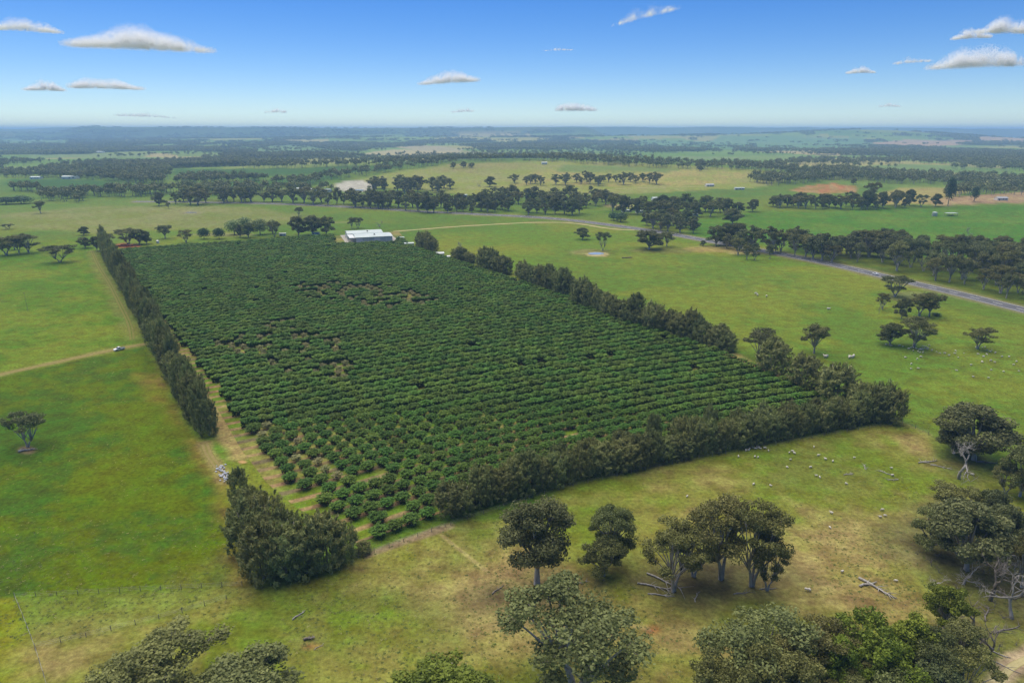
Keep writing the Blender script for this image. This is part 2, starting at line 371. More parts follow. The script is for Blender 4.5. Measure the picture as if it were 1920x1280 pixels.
P_['mid'] = [euca(60 + k, 16, 6.4, 18, 2, 90, .60, flat=.9, low=.14 + .05 * (k % 2), fork=.16, mt=['euca', 'euca_grey', 'euca', 'euca_olive'][k], single=True, dens_low=.8) for k in range(4)]
P_['sheoak'] = [sheoak(70 + k, plumes=210, per=34) for k in range(4)]
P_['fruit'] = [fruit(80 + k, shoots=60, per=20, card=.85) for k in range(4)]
P_['fruit_dry'] = [fruit(90 + k, 2.9, 2.0, 26, 10, 'orchard_dry') for k in range(2)]
P_['bare'] = [bare(101), bare(102, spread=.9), bare(103, mt='dark_dead', lean=(.5, .1)), bare(104, mt='dark_dead', spread=.7)]
P_['shrub'] = [blobtree(111, 8, 5, 'shrub', 1500, .55), blobtree(112, 8, 4.5, 'willow', 1500, .55), blobtree(113, 14, 4.2, 'pine', 1500, .55)]
NOM = dict(big=(20, 8.2), open=(20, 7.0), dense=(14, 6.8), green=(14, 5.6), umbrella=(13, 6.3), mid=(16, 6.0), sheoak=(14, 4.4), fruit=(2.7, 2.35), bare=(10, 5.0), shrub=(8, 4.8))
def tree(name, kind, idx, p, Ht, Rr, label, cat='tree', group=None, rz=None, el=1.):
    n = NOM[kind]; sc = (Rr / n[1] * el, Rr / n[1] / el, Ht / n[0]); rz = random.uniform(0, 6.28) if rz is None else rz
    d = P_[kind][idx % len(P_[kind])]
    if isinstance(d, tuple):
        o = link(name, None, None, p, rz, sc); o.empty_display_size = 1
        link('trunk', d[0], o); link('branches' if kind in ('bare', 'scrub') else 'crown', d[1], o)
    else: o = link(name, d, None, p, rz, sc)
    return tag(o, label, cat, group)

# ------------------------------------------------------------------ the land: colour fields laid out on it
def seg_dist(X, Y, L):
    best = np.full(X.shape, 1e9)
    for a, b in zip(L[:-1], L[1:]):
        dx, dy = b[0] - a[0], b[1] - a[1]; l2 = dx * dx + dy * dy + 1e-9
        t = np.clip(((X - a[0]) * dx + (Y - a[1]) * dy) / l2, 0, 1)
        best = np.minimum(best, np.hypot(X - a[0] - t * dx, Y - a[1] - t * dy))
    return best
def inside(X, Y, L):
    c = np.zeros(X.shape, bool); n = len(L)
    for i in range(n):
        x0, y0 = L[i][:2]; x1, y1 = L[i - 1][:2]
        k = (y0 > Y) != (y1 > Y); c ^= k & (X < (x1 - x0) * (Y - y0) / ((y1 - y0) + 1e-12) + x0)
    return c
def poly_mask(X, Y, L, soft):
    bx = (X > L[:, 0].min() - soft) & (X < L[:, 0].max() + soft) & (Y > L[:, 1].min() - soft) & (Y < L[:, 1].max() + soft)
    out = np.zeros(X.shape); x = X[bx]; y = Y[bx]
    if len(x):
        d = seg_dist(x, y, np.vstack([L, L[:1]])); d = np.where(inside(x, y, L), d, -d); out[bx] = sst(-soft, soft, d)
    return out
def lin(r, g, b):
    f = lambda c: ((c / 255 + .055) / 1.055) ** 2.4 if c > 10 else c / 255 / 12.92
    return np.array([f(r), f(g), f(b)])
GK = .74                                                   # photo grass tone -> albedo
def gc(r, g, b): return lin(r, g, b) * GK * np.array([1, 1, .56 if g > r else .88])
GREEN, YEL, BLUEG, TAN = gc(104, 130, 52), gc(128, 134, 58), gc(78, 112, 52), gc(146, 130, 80)
az = np.concatenate([np.arange(-180, -46, 4.), np.arange(-46, 46.01, .125), np.arange(50, 180, 4.)]) * math.pi / 180
dep = np.arange(46, 2.0, -.115) * math.pi / 180
rad = np.concatenate([[3, 20, 45, 70, 85], 100 / np.tan(dep), np.geomspace(100 / math.tan(R(2)) + 40, 42000, 95)])
A_, R_ = np.meshgrid(az, rad); X = (np.sin(A_) * R_).ravel(); Y = (np.cos(A_) * R_).ravel(); Z = H(X, Y)
D = np.hypot(X, Y)
C = np.empty((len(X), 3))
n1 = fbm(X, Y, 60, 1, 4); n2 = fbm(X, Y, 17, 2, 4); n3 = fbm(X, Y, 160, 3, 3); n4 = fbm(X, Y, 9, 4, 3)
def mixc(C, col, m): return C * (1 - m[:, None]) + np.asarray(col) * m[:, None]
C[:] = GREEN
C = mixc(C, YEL, sst(.42, .66, n1) * .75); C = mixc(C, BLUEG, sst(.5, .7, n3) * .5)
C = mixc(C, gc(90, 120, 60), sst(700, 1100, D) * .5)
# far farmland: a quilt of paddocks
def quilt(X, Y, sx, sy, rot, seed):
    c, s = math.cos(rot), math.sin(rot); x = (X * c + Y * s) / sx; y = (-X * s + Y * c) / sy
    x = x + .35 * np.sin(y * 1.3 + seed); ix = np.floor(x); iy = np.floor(y + hsh(ix, ix * 0, seed) * .9)
    return hsh(ix, iy, seed + 3), hsh(ix, iy, seed + 5)
q1, q2 = quilt(X, Y, 430, 620, .35, 11)
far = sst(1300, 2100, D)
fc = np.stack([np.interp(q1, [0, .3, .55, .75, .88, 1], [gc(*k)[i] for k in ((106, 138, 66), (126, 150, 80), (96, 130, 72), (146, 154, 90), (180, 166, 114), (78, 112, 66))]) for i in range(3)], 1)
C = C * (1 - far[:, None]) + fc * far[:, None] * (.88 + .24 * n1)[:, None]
def wood_noise(X, Y):
    D = np.hypot(X, Y)
    a = fbm(X, Y * .8, 430, 31, 5)
    r = sst(2600, 5200, D) * .07
    return a - (.520 - r * .4 + .07 * sst(.1, .8, X / np.maximum(Y, 1)) * sst(3800, 4800, D) * (1 - sst(8200, 10500, D)))
WN = wood_noise(X, Y)
wm = sst(-.005, .03, WN) * sst(1900, 2300, D)
C = mixc(C, gc(64, 80, 52), wm * .9)
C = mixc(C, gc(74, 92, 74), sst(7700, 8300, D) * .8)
PAD = []                                                    # (photo outline, colours a/b, softness m, noise channel)
def pad(P, a, b, soft, amt=1., ch=0, lo=.40, hi=.62): PAD.append((P, a, b, soft, amt, ch, lo, hi))
pad([(-90, 710), (-90, 470), (160, 445), (185, 480), (262, 640), (0, 705)], gc(88, 120, 34), gc(114, 130, 46), 2, ch=0)
pad([(-120, 715), (0, 706), (272, 650), (300, 705), (340, 790), (385, 850), (415, 905), (440, 960), (470, 1098), (250, 1110), (28, 1122), (-150, 1130)], gc(93, 111, 12), gc(72, 102, 30), 1.5, ch=0, lo=.47, hi=.60)
pad([(250, 700), (305, 700), (330, 760), (372, 830), (415, 900), (440, 970), (470, 1096), (440, 1100), (425, 980), (380, 870), (320, 790)], gc(128, 124, 40), gc(146, 118, 62), 4, .8, 1)
pad([(28, 1122), (250, 1110), (470, 1099), (330, 1152), (150, 1197), (66, 1214)], gc(108, 126, 56), gc(124, 134, 74), 1.2, ch=1)
pad([(66, 1216), (150, 1199), (330, 1154), (470, 1102), (700, 1035), (845, 985), (1000, 960), (1060, 905), (1280, 858), (1480, 822), (1680, 790), (1745, 815), (1760, 860), (1960, 900), (2100, 1100), (2100, 1500), (100, 1500)], gc(112, 126, 50), gc(134, 134, 64), 1.5, ch=1)
pad([(-200, 1135), (28, 1122), (66, 1216), (100, 1300), (110, 1500), (-300, 1500)], gc(112, 132, 28), gc(134, 138, 50), 1.2, ch=0)
for cu, cv, ru, rv, a in ((940, 1120, 170, 85, .85), (1010, 1060, 120, 50, .5), (1500, 1075, 190, 70, .8), (1590, 1000, 110, 50, .6), (1720, 850, 45, 30, .9), (140, 1250, 90, 40, .8), (1240, 1230, 190, 70, .75), (960, 1010, 80, 30, .6),
                          (1600, 1130, 130, 50, .7), (560, 1080, 200, 26, .35), (700, 1220, 90, 30, .3), (1330, 900, 120, 20, .35), (1320, 940, 90, 30, .45), (1500, 985, 100, 30, .45), (1000, 1190, 110, 60, .6), (1660, 975, 60, 26, .6)):
    a_ = np.linspace(0, 6.283, 15)[:-1]; pad([(cu + ru * math.cos(q), cv + rv * math.sin(q)) for q in a_], gc(150, 134, 84), gc(162, 142, 98), 11, a, 1)
for cu, cv, ru, rv, a in ((700, 1150, 190, 55, .45), (1580, 880, 150, 50, .55), (1100, 985, 70, 40, .5), (870, 1000, 40, 22, .5), (1400, 1090, 90, 40, .35)):
    a_ = np.linspace(0, 6.283, 15)[:-1]; pad([(cu + ru * math.cos(q), cv + rv * math.sin(q)) for q in a_], gc(92, 120, 46), gc(84, 108, 50), 11, a, 1)
for cu, cv, ru, rv, a in ((925, 1108, 46, 22, .75), (1290, 1085, 110, 34, .8), (1770, 1010, 110, 80, .75), (1850, 1110, 110, 110, .8), (1830, 880, 60, 30, .5), (1400, 1075, 100, 26, .55)):
    a_ = np.linspace(0, 6.283, 15)[:-1]; pad([(cu + ru * math.cos(q), cv + rv * math.sin(q)) for q in a_], gc(112, 100, 76), gc(94, 88, 64), 6, a, 1)
pad([(1000, 470), (1250, 460), (1920, 610), (2200, 700), (2100, 880), (1690, 785), (1560, 745), (1380, 665), (1100, 580)], gc(98, 124, 54), gc(118, 132, 58), 8, .9, 0)
pad([(1290, 440), (1500, 470), (1620, 440), (1760, 500), (1930, 560), (2100, 470), (2060, 392), (1900, 384), (1620, 394), (1400, 400), (1300, 412)], gc(80, 122, 44), gc(98, 130, 56), 8, .95, 0)
pad([(1470, 488), (1600, 505), (1930, 585), (2100, 620), (2100, 510), (1750, 480), (1560, 462)], gc(104, 112, 40), gc(84, 100, 48), 5, .85, 1)
pad([(0, 400), (170, 386), (420, 386), (560, 400), (560, 420), (200, 436), (0, 425)], gc(130, 134, 80), gc(146, 144, 96), 18, .7, 0)
pad([(0, 372), (230, 376), (300, 366), (420, 386), (180, 388), (0, 402)], gc(104, 130, 62), gc(112, 132, 70), 12, .8, 0)
# the low hill and the fields round it
pad([(600, 350), (740, 322), (900, 305), (1120, 303), (1420, 318), (1500, 330), (1420, 352), (1200, 362), (900, 366), (700, 352)], gc(140, 148, 80), gc(150, 150, 90), 12, 1, 0)
pad([(800, 318), (850, 306), (1000, 303), (1000, 314), (860, 326)], gc(150, 142, 92), gc(136, 140, 84), 14, .8, 0)
pad([(1000, 322), (1110, 312), (1290, 316), (1420, 324), (1380, 342), (1240, 350), (960, 348)], gc(174, 158, 98), gc(148, 152, 88), 12, .8, 0)
pad([(1060, 310), (1300, 316), (1240, 324), (1040, 322)], gc(104, 130, 82), gc(110, 134, 86), 10, .8, 0)
pad([(1640, 365), (1700, 345), (1830, 352), (1790, 366), (1840, 382), (1640, 384)], gc(162, 150, 88), gc(170, 152, 100), 8, .9, 0)
pad([(1740, 376), (1830, 366), (1930, 358), (1930, 380), (1750, 386)], gc(164, 134, 108), gc(176, 150, 116), 5, .9, 0)
pad([(1500, 350), (1560, 344), (1606, 349), (1606, 360), (1550, 364), (1480, 358)], gc(186, 118, 78), gc(172, 142, 96), 5, .9, 1)
for P, c in (([(320, 316), (500, 316), (700, 310), (760, 312), (700, 322), (480, 330), (320, 328)], (66, 102, 58)), ([(370, 345), (480, 338), (620, 328), (640, 333), (560, 350), (470, 352), (400, 354)], (70, 108, 54)),
             ([(20, 336), (150, 336), (260, 345), (250, 352), (100, 352), (0, 347)], (64, 102, 56)), ([(420, 350), (560, 350), (620, 358), (600, 366), (480, 366), (400, 358)], (118, 136, 76)),
             ([(0, 312), (120, 310), (140, 314), (90, 318), (0, 319)], (128, 146, 98)), ([(50, 290), (280, 288), (270, 296), (60, 297)], (124, 146, 108)), ([(215, 302), (310, 300), (314, 306), (220, 308)], (176, 164, 128)),
             ([(450, 298), (680, 296), (700, 304), (560, 308), (450, 306)], (156, 158, 116)), ([(480, 275), (560, 272), (660, 285), (480, 291)], (120, 148, 112)), ([(680, 288), (740, 280), (860, 284), (860, 291), (690, 292)], (186, 174, 130)),
             ([(740, 276), (800, 273), (870, 280), (860, 286), (790, 283)], (176, 166, 132)), ([(1160, 295), (1400, 293), (1500, 296), (1360, 299)], (132, 150, 116)), ([(1400, 292), (1510, 290), (1510, 300), (1400, 301)], (128, 150, 102)),
             ([(1500, 312), (1700, 308), (1900, 315), (1920, 328), (1800, 326), (1600, 316), (1480, 318)], (116, 142, 96)), ([(1560, 340), (1680, 336), (1920, 344), (1920, 350), (1700, 352), (1600, 348)], (112, 138, 72)),
             ([(1630, 268), (1700, 262), (1830, 264), (1800, 272), (1690, 276)], (188, 158, 128)), ([(1830, 258), (1960, 256), (1960, 268), (1840, 266)], (192, 164, 132)), ([(1350, 255), (1620, 258), (1640, 280), (1420, 282), (1280, 275)], (112, 146, 112)),
             ([(1060, 268), (1160, 270), (1160, 284), (1060, 284)], (116, 148, 114)), ([(1200, 262), (1330, 266), (1330, 280), (1190, 280)], (114, 148, 112)), ([(0, 262), (130, 262), (130, 272), (0, 270)], (116, 146, 116))):
    pad(P, gc(*c), gc(*[k * .94 for k in c]), 14, .92, 0)
# bare earth, plus one darker green patch under two paddock gums
for cu, cv, ru, rv, c, s, a in ((1225, 1180, 14, 7, (150, 100, 68), 1.4, .9), (582, 1206, 16, 5, (186, 128, 82), 1.0, .9), (582, 1196, 26, 9, (136, 138, 96), 2.0, .7), (238, 461, 26, 4, (176, 100, 72), 1.5, .9), (50, 843, 18, 7, (150, 128, 100), 1.2, .9), (297, 872 - 0, 0.1, .1, (1, 1, 1), .1, 0),
                                (455, 866, 8, 2.5, (214, 172, 120), .5, 1), (985, 741, 16, 4, (170, 130, 95), 1, .9), (655, 682, 10, 5, (186, 150, 104), 1.2, .9), (1335, 467, 55, 6, (176, 152, 100), 3, .7), (1105, 473, 36, 6, (150, 140, 90), 4, .6), (1120, 477, 22, 4.6, (186, 172, 126), 1.5, .9),
                                (1395, 473, 30, 4, (176, 160, 112), 3, .8), (1240, 470, 60, 5, (128, 124, 68), 4, .7), (1700, 555, 40, 9, (146, 138, 100), 3, .5), (1000, 741, 10, 3, (188, 140, 108), 1, .8), (1700, 645, 60, 12, (80, 112, 52), 5, .4), (665, 350, 38, 11, (196, 192, 184), 6, .95), (1160, 386, 30, 3, (176, 160, 112), 4, .8),
                                (358, 399, 22, 3.4, (150, 146, 110), 4, .8), (420, 440, 60, 3, (158, 150, 110), 5, .6), (1905, 1255, 45, 22, (164, 146, 124), 3, .7), (1700, 1050, 20, 10, (150, 140, 100), 4, .5)):
    a_ = np.linspace(0, 6.283, 17)[:-1]; pad([(cu + ru * math.cos(q), cv + rv * math.sin(q)) for q in a_], gc(c[0], c[1], c[2]), gc(c[0] * .93, c[1] * .93, c[2] * .93), s, a, 2)
n5 = fbm(X, Y, 3.5, 6, 3); chn = [.42 * n1 + .33 * n2 + .25 * n5 , .42 * n2 + .33 * n4 + .25 * n5, n4]
jx = (fbm(X, Y, 14, 41, 3) - .5) * 2; jy = (fbm(X, Y, 14, 43, 3) - .5) * 2
for P, a, b, soft, amt, ch, lo, hi in PAD:
    L = pxl(P); k = soft * .9
    m = poly_mask(X + jx * k, Y + jy * k, L, soft) * amt
    if soft > 3: m = m * (.55 + .45 * sst(.3, .55, n2)) if ch == 1 else m
    t = sst(lo, hi, chn[ch]); C = C * (1 - m[:, None]) + (a * (1 - t[:, None]) + b * t[:, None]) * m[:, None]
def worn(P, wd, col, soft, amt=.8):
    global C
    L = pxl(P)
    d = seg_dist(X, Y, L) + jx * soft * .8; C = mixc(C, col, (1 - sst(wd * .5 - soft * .3, wd * .5 + soft, d)) * amt)
EARTH = gc(152, 138, 88); REDE = gc(190, 142, 96)
TR = dict(left_track=[(-60, 716), (0, 702), (100, 680), (200, 658), (240, 650), (274, 644)],
          worn=[(172, 470), (185, 500), (205, 530), (220, 560), (235, 590), (245, 612), (248, 637)],
          headland=[(216, 474), (238, 508), (262, 548), (300, 598), (335, 645), (372, 693), (402, 730), (415, 770), (440, 815), (462, 850)],
          path=[(384, 832), (390, 850), (402, 868), (416, 884), (424, 900)],
          right=[(762, 462), (800, 473), (850, 490), (905, 508), (985, 538), (1100, 585), (1250, 634), (1375, 668), (1410, 684), (1450, 702), (1500, 722), (1560, 750)],
          drive=[(738, 434), (790, 430), (850, 425), (920, 421), (985, 417.5), (1050, 416.5), (1090, 420), (1130, 427), (1165, 431), (1192, 431.5)],
          sandy=[(1960, 1222), (1912, 1240), (1890, 1252), (1872, 1285), (1860, 1320)],
          hill=[(1070, 371), (1100, 364), (1145, 354), (1250, 351), (1330, 350)],
          gap=[(690, 1040), (760, 1014), (842, 986)])
worn(TR['worn'], 6, gc(140, 138, 76), 4, .5); worn(TR['left_track'], 4.5, EARTH, 2.2, .7); worn(TR['headland'], 8, gc(170, 148, 100), 3, .85); worn(TR['path'], 3.5, EARTH, 1.5, .8)
worn(TR['right'], 6, gc(160, 146, 92), 3, .8); worn(TR['drive'], 4, EARTH, 2.5, .6); worn(TR['sandy'], 2.6, gc(186, 166, 140), 1.6, .8); worn(TR['gap'], 2.2, gc(150, 130, 108), 1.0, .8)
worn([(1905, 1236), (1945, 1242)], 2, gc(180, 160, 134), 1.2, .8); worn([(828, 1003), (912, 1070)], .7, gc(172, 158, 110), .4, .6); worn([(1165, 1168), (1215, 1178)], .8, gc(176, 158, 112), .4, .6)
worn([(1690, 792), (1745, 815)], .8, gc(150, 146, 90), .5, .6); worn([(560, 420), (650, 417)], 5, gc(160, 154, 108), 5, .4)
HW = [(2080, 622), (1920, 581), (1800, 551), (1700, 528), (1600, 504), (1500, 483), (1400, 464.5), (1300, 446.5), (1250, 437), (1190, 428), (1130, 420), (1060, 411.5), (980, 405.5), (900, 402), (840, 399), (780, 396), (700, 390.5), (600, 385), (480, 381), (360, 379), (250, 378)]
worn(HW, 20, gc(140, 134, 96), 5, .7)
cols = len(az); rows = len(rad)
ii = (np.arange(rows - 1)[:, None] * cols + np.arange(cols)[None, :]); nx = (np.arange(rows - 1)[:, None] * cols + (np.arange(cols)[None, :] + 1) % cols)
Q = np.stack([ii, nx, nx + cols, ii + cols], -1).reshape(-1, 4)[:, ::-1]
V = np.stack([X, Y, Z], 1)
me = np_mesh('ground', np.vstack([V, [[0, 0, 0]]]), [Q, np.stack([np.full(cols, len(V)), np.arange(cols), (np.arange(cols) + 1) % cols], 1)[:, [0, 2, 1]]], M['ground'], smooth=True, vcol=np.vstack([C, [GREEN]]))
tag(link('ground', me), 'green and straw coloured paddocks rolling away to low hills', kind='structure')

# ------------------------------------------------------------------ ribbons: tracks and the highway
def chaikin(L, n=2):
    L = np.asarray(L, float)
    for _ in range(n):
        a = L[:-1] * .75 + L[1:] * .25; b = L[:-1] * .25 + L[1:] * .75
        L = np.vstack([L[:1], np.stack([a, b], 1).reshape(-1, L.shape[1]), L[-1:]])
    return L
def resample(L, step):
    s = np.concatenate([[0], np.cumsum(np.hypot(*(np.diff(L[:, :2], axis=0)).T))]); q = np.arange(0, s[-1], step)
    return np.stack([np.interp(q, s, L[:, i]) for i in range(2)], 1)
def side(L):
    t = np.gradient(L, axis=0); t /= np.linalg.norm(t, axis=1, keepdims=True); return np.stack([-t[:, 1], t[:, 0]], 1)
def ribbon(name, L, offs, dz, m, ragged=0, parent=None, vfl=True, keep=None):
    N = side(L); k = len(offs); n = len(L); V = []
    for j, o in enumerate(offs):
        e = np.full(n, float(o))
        if ragged and j in (0, k - 1): e = e + np.sign(o) * (fbm(np.arange(n) * 1.0, np.full(n, j * 50.), 5, 77, 3) - .5) * 2 * ragged
        p = L + N * e[:, None]; V.append(np.stack([p[:, 0], p[:, 1], H(p[:, 0], p[:, 1]) + dz], 1))
    V = np.stack(V, 1).reshape(-1, 3); i = np.arange(n - 1)
    if keep is not None: i = i[keep(i)]
    Q = np.concatenate([np.stack([i * k + j, (i + 1) * k + j, (i + 1) * k + j + 1, i * k + j + 1], 1) for j in range(k - 1)])[:, ::-1]
    ac = np.tile(np.linspace(-1, 1, k), n)
    return link(name, np_mesh(name, V, Q, m, smooth=True, vfl={'across': ac}), parent)
def track_mat(name, c1, c2, cg, strip=.4):
    m = noise_mat(name, c1, c2, .8, .95, .05, .3); L = m.node_tree.links; N = m.node_tree.nodes
    cr = [n for n in N if n.type == 'VALTORGB'][0]
    at = nd(m, 'ShaderNodeAttribute'); at.attribute_name = 'across'
    ab = nd(m, 'ShaderNodeMath', operation='ABSOLUTE'); L.new(at.outputs['Fac'], ab.inputs[0])
    r = nd(m, 'ShaderNodeValToRGB'); e = r.color_ramp.elements; e[0].position = .05; e[0].color = (strip, strip, strip, 1); e[1].position = .35; e[1].color = (0, 0, 0, 1)
    q = e.new(.75); q.color = (0, 0, 0, 1); q = e.new(1.0); q.color = (.7, .7, .7, 1)
    L.new(ab.outputs[0], r.inputs[0])
    tc = [n for n in N if n.type == 'TEX_COORD'][0]; ns = nd(m, 'ShaderNodeTexNoise'); ns.inputs['Scale'].default_value = .35; ns.inputs['Detail'].default_value = 5; L.new(tc.outputs['Object'], ns.inputs['Vector'])
    mu = nd(m, 'ShaderNodeMath', operation='MULTIPLY'); mu.use_clamp = True; m2 = nd(m, 'ShaderNodeMath', operation='MULTIPLY'); m2.inputs[1].default_value = 2.2
    L.new(ns.outputs['Fac'], m2.inputs[0]); L.new(r.outputs[0], mu.inputs[0]); L.new(m2.outputs[0], mu.inputs[1])
    mx = nd(m, 'ShaderNodeMix', data_type='RGBA'); L.new(mu.outputs[0], mx.inputs[0]); L.new(cr.outputs[0], mx.inputs[6]); mx.inputs[7].default_value = (*cg, 1)
    L.new(mx.outputs[2], N['Principled BSDF'].inputs['Base Color'])
    return m
M['track'] = track_mat('dry_track', gc(142, 128, 82), gc(164, 148, 102), gc(116, 124, 52)); M['faint_track'] = track_mat('faint_track', gc(126, 128, 66), gc(148, 140, 88), gc(106, 124, 48), .8)
M['red_track'] = track_mat('red_dirt_track', gc(184, 128, 86), gc(180, 150, 110), gc(140, 132, 76), .2)
M['pale_track'] = track_mat('gravel_drive', gc(206, 194, 152), gc(190, 178, 136), gc(160, 152, 98), .1)
def track(key, wd, m, dz=.03, rag=.5, step=1.5, lab=None):
    L = resample(chaikin(pxl(TR[key])[:, :2], 3), step); o = ribbon('dirt_track', L, np.linspace(-wd / 2, wd / 2, 7), dz, M[m], rag)
    return tag(o, lab, kind='structure')
track('left_track', 3.6, 'track', lab='straw coloured farm track running to the left windbreak')
track('worn', 2.6, 'faint_track', dz=.02, lab='worn wheel track beside the left windbreak')
track('path', 2.6, 'track', lab='short bare path at the break in the left windbreak')
track('right', 3.2, 'red_track', lab='reddish dirt track along the right edge of the orchard')
track('drive', 4.0, 'pale_track', lab='pale gravel drive from the shed to the highway')
track('sandy', 1.5, 'pale_track', lab='sandy foot track in the bottom right corner')
track('hill', 3.0, 'pale_track', dz=.1, step=4, lab='pale farm road crossing the hill')
hwL = resample(chaikin(pxl(HW)[:, :2], 3), 3.0)
M['asphalt'] = noise_mat('asphalt', (.072, .073, .080), (.110, .110, .116), .25, .8, .3)
M['gravel'] = noise_mat('road_gravel', gc(136, 130, 108), gc(122, 124, 88), .6, .95, .05)
M['white_line'] = noise_mat('worn_white_paint', (.74, .74, .72), (.60, .60, .58), .5, .7, .2)
tag(ribbon('road_shoulder', hwL, np.linspace(-9.2, 9.2, 7), .03, M['gravel'], 1.2), 'grey gravel shoulder of the highway', kind='structure')
road = tag(ribbon('highway', hwL, np.linspace(-6.4, 6.4, 5), .07, M['asphalt']), 'grey two lane highway curving past the paddock', kind='structure')
ribbon('edge_line', hwL, (5.3, 5.65), .10, M['white_line'], parent=road); ribbon('edge_line', hwL, (-5.65, -5.3), .10, M['white_line'], parent=road)
o = ribbon('centre_dashes', hwL, (-.2, .2), .10, M['white_line'], parent=road, keep=lambda i: (i % 5) < 2); o['kind'] = 'stuff'

# ------------------------------------------------------------------ orchard: rows between a left and a right edge
OL = pxl([(690, 1012), (640, 975), (585, 945), (530, 900), (480, 838), (436, 768), (406, 722), (310, 606), (262, 533), (223, 471)])[:, :2]
OR = pxl([(1612, 778), (1545, 748), (1364, 671), (1200, 612), (1000, 541), (880, 500), (800, 474), (765, 461), (742, 434)])[:, :2]
NEAR = pxl([(690, 1012), (825, 962), (1000, 904), (1200, 851), (1400, 808), (1612, 778)])[:, :2]
def arc(L, f):
    s = np.concatenate([[0], np.cumsum(np.hypot(*(np.diff(L, axis=0)).T))]); f = np.asarray(f) * s[-1]
    return np.stack([np.interp(f, s, L[:, i]) for i in range(2)], -1), s[-1]
_, ll = arc(OL, [0]); NR = int(ll / 6.0)
shed_c = pxl([(628, 461), (742, 457), (760, 436), (735, 424), (640, 424), (628, 440)])[:, :2]
ndist = None
PTS = []; FV = []; FQ = []; FS = []; FM = []
sub = 8; ns = 64
for r in range(NR * sub + 1):
    f = r / (NR * sub); a, _ = arc(OL, [f]); b, _ = arc(OR, [f]); a = a[0]; b = b[0]
    s = np.linspace(-.022, 1.012, ns); st = a + (b - a) * s[:, None]
    nb, _ = arc(NEAR, np.clip(s, 0, 1)); strt = NEAR[0] + (NEAR[-1] - NEAR[0]) * np.clip(s, 0, 1)[:, None]
    bul = (nb - strt) * max(0, 1 - f * 2.2) ** 1.5
    st = st + bul
    FV.append(st)
    ph = abs(((r / sub) % 1) - .5) * 2            # 1 on the tree line, 0 between rows
    FS.append(np.full(ns, ph)); FM.append(s)
FV = np.concatenate(FV); FS = np.concatenate(FS); FM = np.concatenate(FM)
nr = NR * sub + 1; i = np.arange(nr - 1)[:, None] * ns + np.arange(ns - 1)[None, :]
Q = np.stack([i, i + 1, i + 1 + ns, i + ns], -1).reshape(-1, 4)
soil = gc(160, 134, 100); mulch = gc(120, 112, 84); gr1 = gc(104, 130, 46); gr2 = gc(138, 138, 70)
na = fbm(FV[:, 0], FV[:, 1], 6, 51, 3); nb_ = fbm(FV[:, 0], FV[:, 1], 25, 52, 3); t = sst(.45, .78, FS + (na - .5) * .35)
oc = (gr1 * (1 - sst(.4, .6, nb_))[:, None] + gr2 * sst(.4, .6, nb_)[:, None]) * (1 - t)[:, None] + (soil * (1 - sst(.4, .7, na))[:, None] + mulch * sst(.4, .7, na)[:, None]) * t[:, None]
edge = sst(-.022, -.012, FM + (1 - FS) * -.01)
me = np_mesh('orchard_floor', np.stack([FV[:, 0], FV[:, 1], H(FV[:, 0], FV[:, 1]) + .02 + .05 * FS], 1), Q, M['ground'], smooth=True, vcol=oc)
tag(link('orchard_floor', me), 'bare soil strips and grass lanes under the orchard rows', kind='structure')
bad = [(pxl([(520, 545), (600, 530), (760, 545), (830, 570), (740, 585), (600, 570)])[:, :2], .5), (pxl([(400, 650), (540, 600), (640, 640), (670, 690), (640, 720), (520, 700)])[:, :2], .42),
       (pxl([(470, 800), (620, 770), (720, 870), (660, 930), (560, 940)])[:, :2], .10), (pxl([(600, 740), (760, 730), (700, 800)])[:, :2], .08)]
ROWA = math.atan2(*(OR[4] - OL[7])[::-1])
tr = []
for k in range(NR):
    f = (k + .5 + .5) / NR
    f = (k) / NR if k else .0
    a, _ = arc(OL, [f]); b, _ = arc(OR, [f]); a = a[0]; b = b[0]; L = np.linalg.norm(b - a); n = int(L / 4.9)
    s = (np.arange(n) + .5 + rng.uniform(-.3, .3) * (1 if k > 10 else .6) + rng.uniform(-.09, .09, n)) / n
    st = a + (b - a) * s[:, None]; nb, _ = arc(NEAR, s); st = st + (nb - (NEAR[0] + (NEAR[-1] - NEAR[0]) * s[:, None])) * max(0, 1 - f * 2.2) ** 1.5
    st += rng.normal(size=st.shape) * .15
    for j, q in enumerate(st): tr.append((q[0], q[1], k, j))
tr = np.array(tr)
ok = ~inside(tr[:, 0], tr[:, 1], shed_c)
near_gap = pxl([(700, 1010), (800, 970), (840, 960)])[:, :2]
dry = np.zeros(len(tr)); miss = rng.random(len(tr)) < .012
for P, pr in bad:
    ins = inside(tr[:, 0], tr[:, 1], P); dry = np.where(ins & (rng.random(len(tr)) < pr), 1, dry); miss |= ins & (rng.random(len(tr)) < pr * .06)
hole = pxl([(672, 905), (705, 895), (690, 985), (570, 948), (750, 965), (835, 955)])[:, :2]
for q in hole: miss |= np.hypot(tr[:, 0] - q[0], tr[:, 1] - q[1]) < 2.6
tr = tr[ok & ~miss]; dry = dry[ok & ~miss]
d2 = np.hypot(tr[:, 0], tr[:, 1]); o_ = np.argsort(d2)
vis = o_[:300]
scl = np.clip(rng.normal(1, .04, len(tr)), .85, 1.12) * np.where(d2 < 230, .98, 1.10) * np.where(dry > 0, .82, 1)
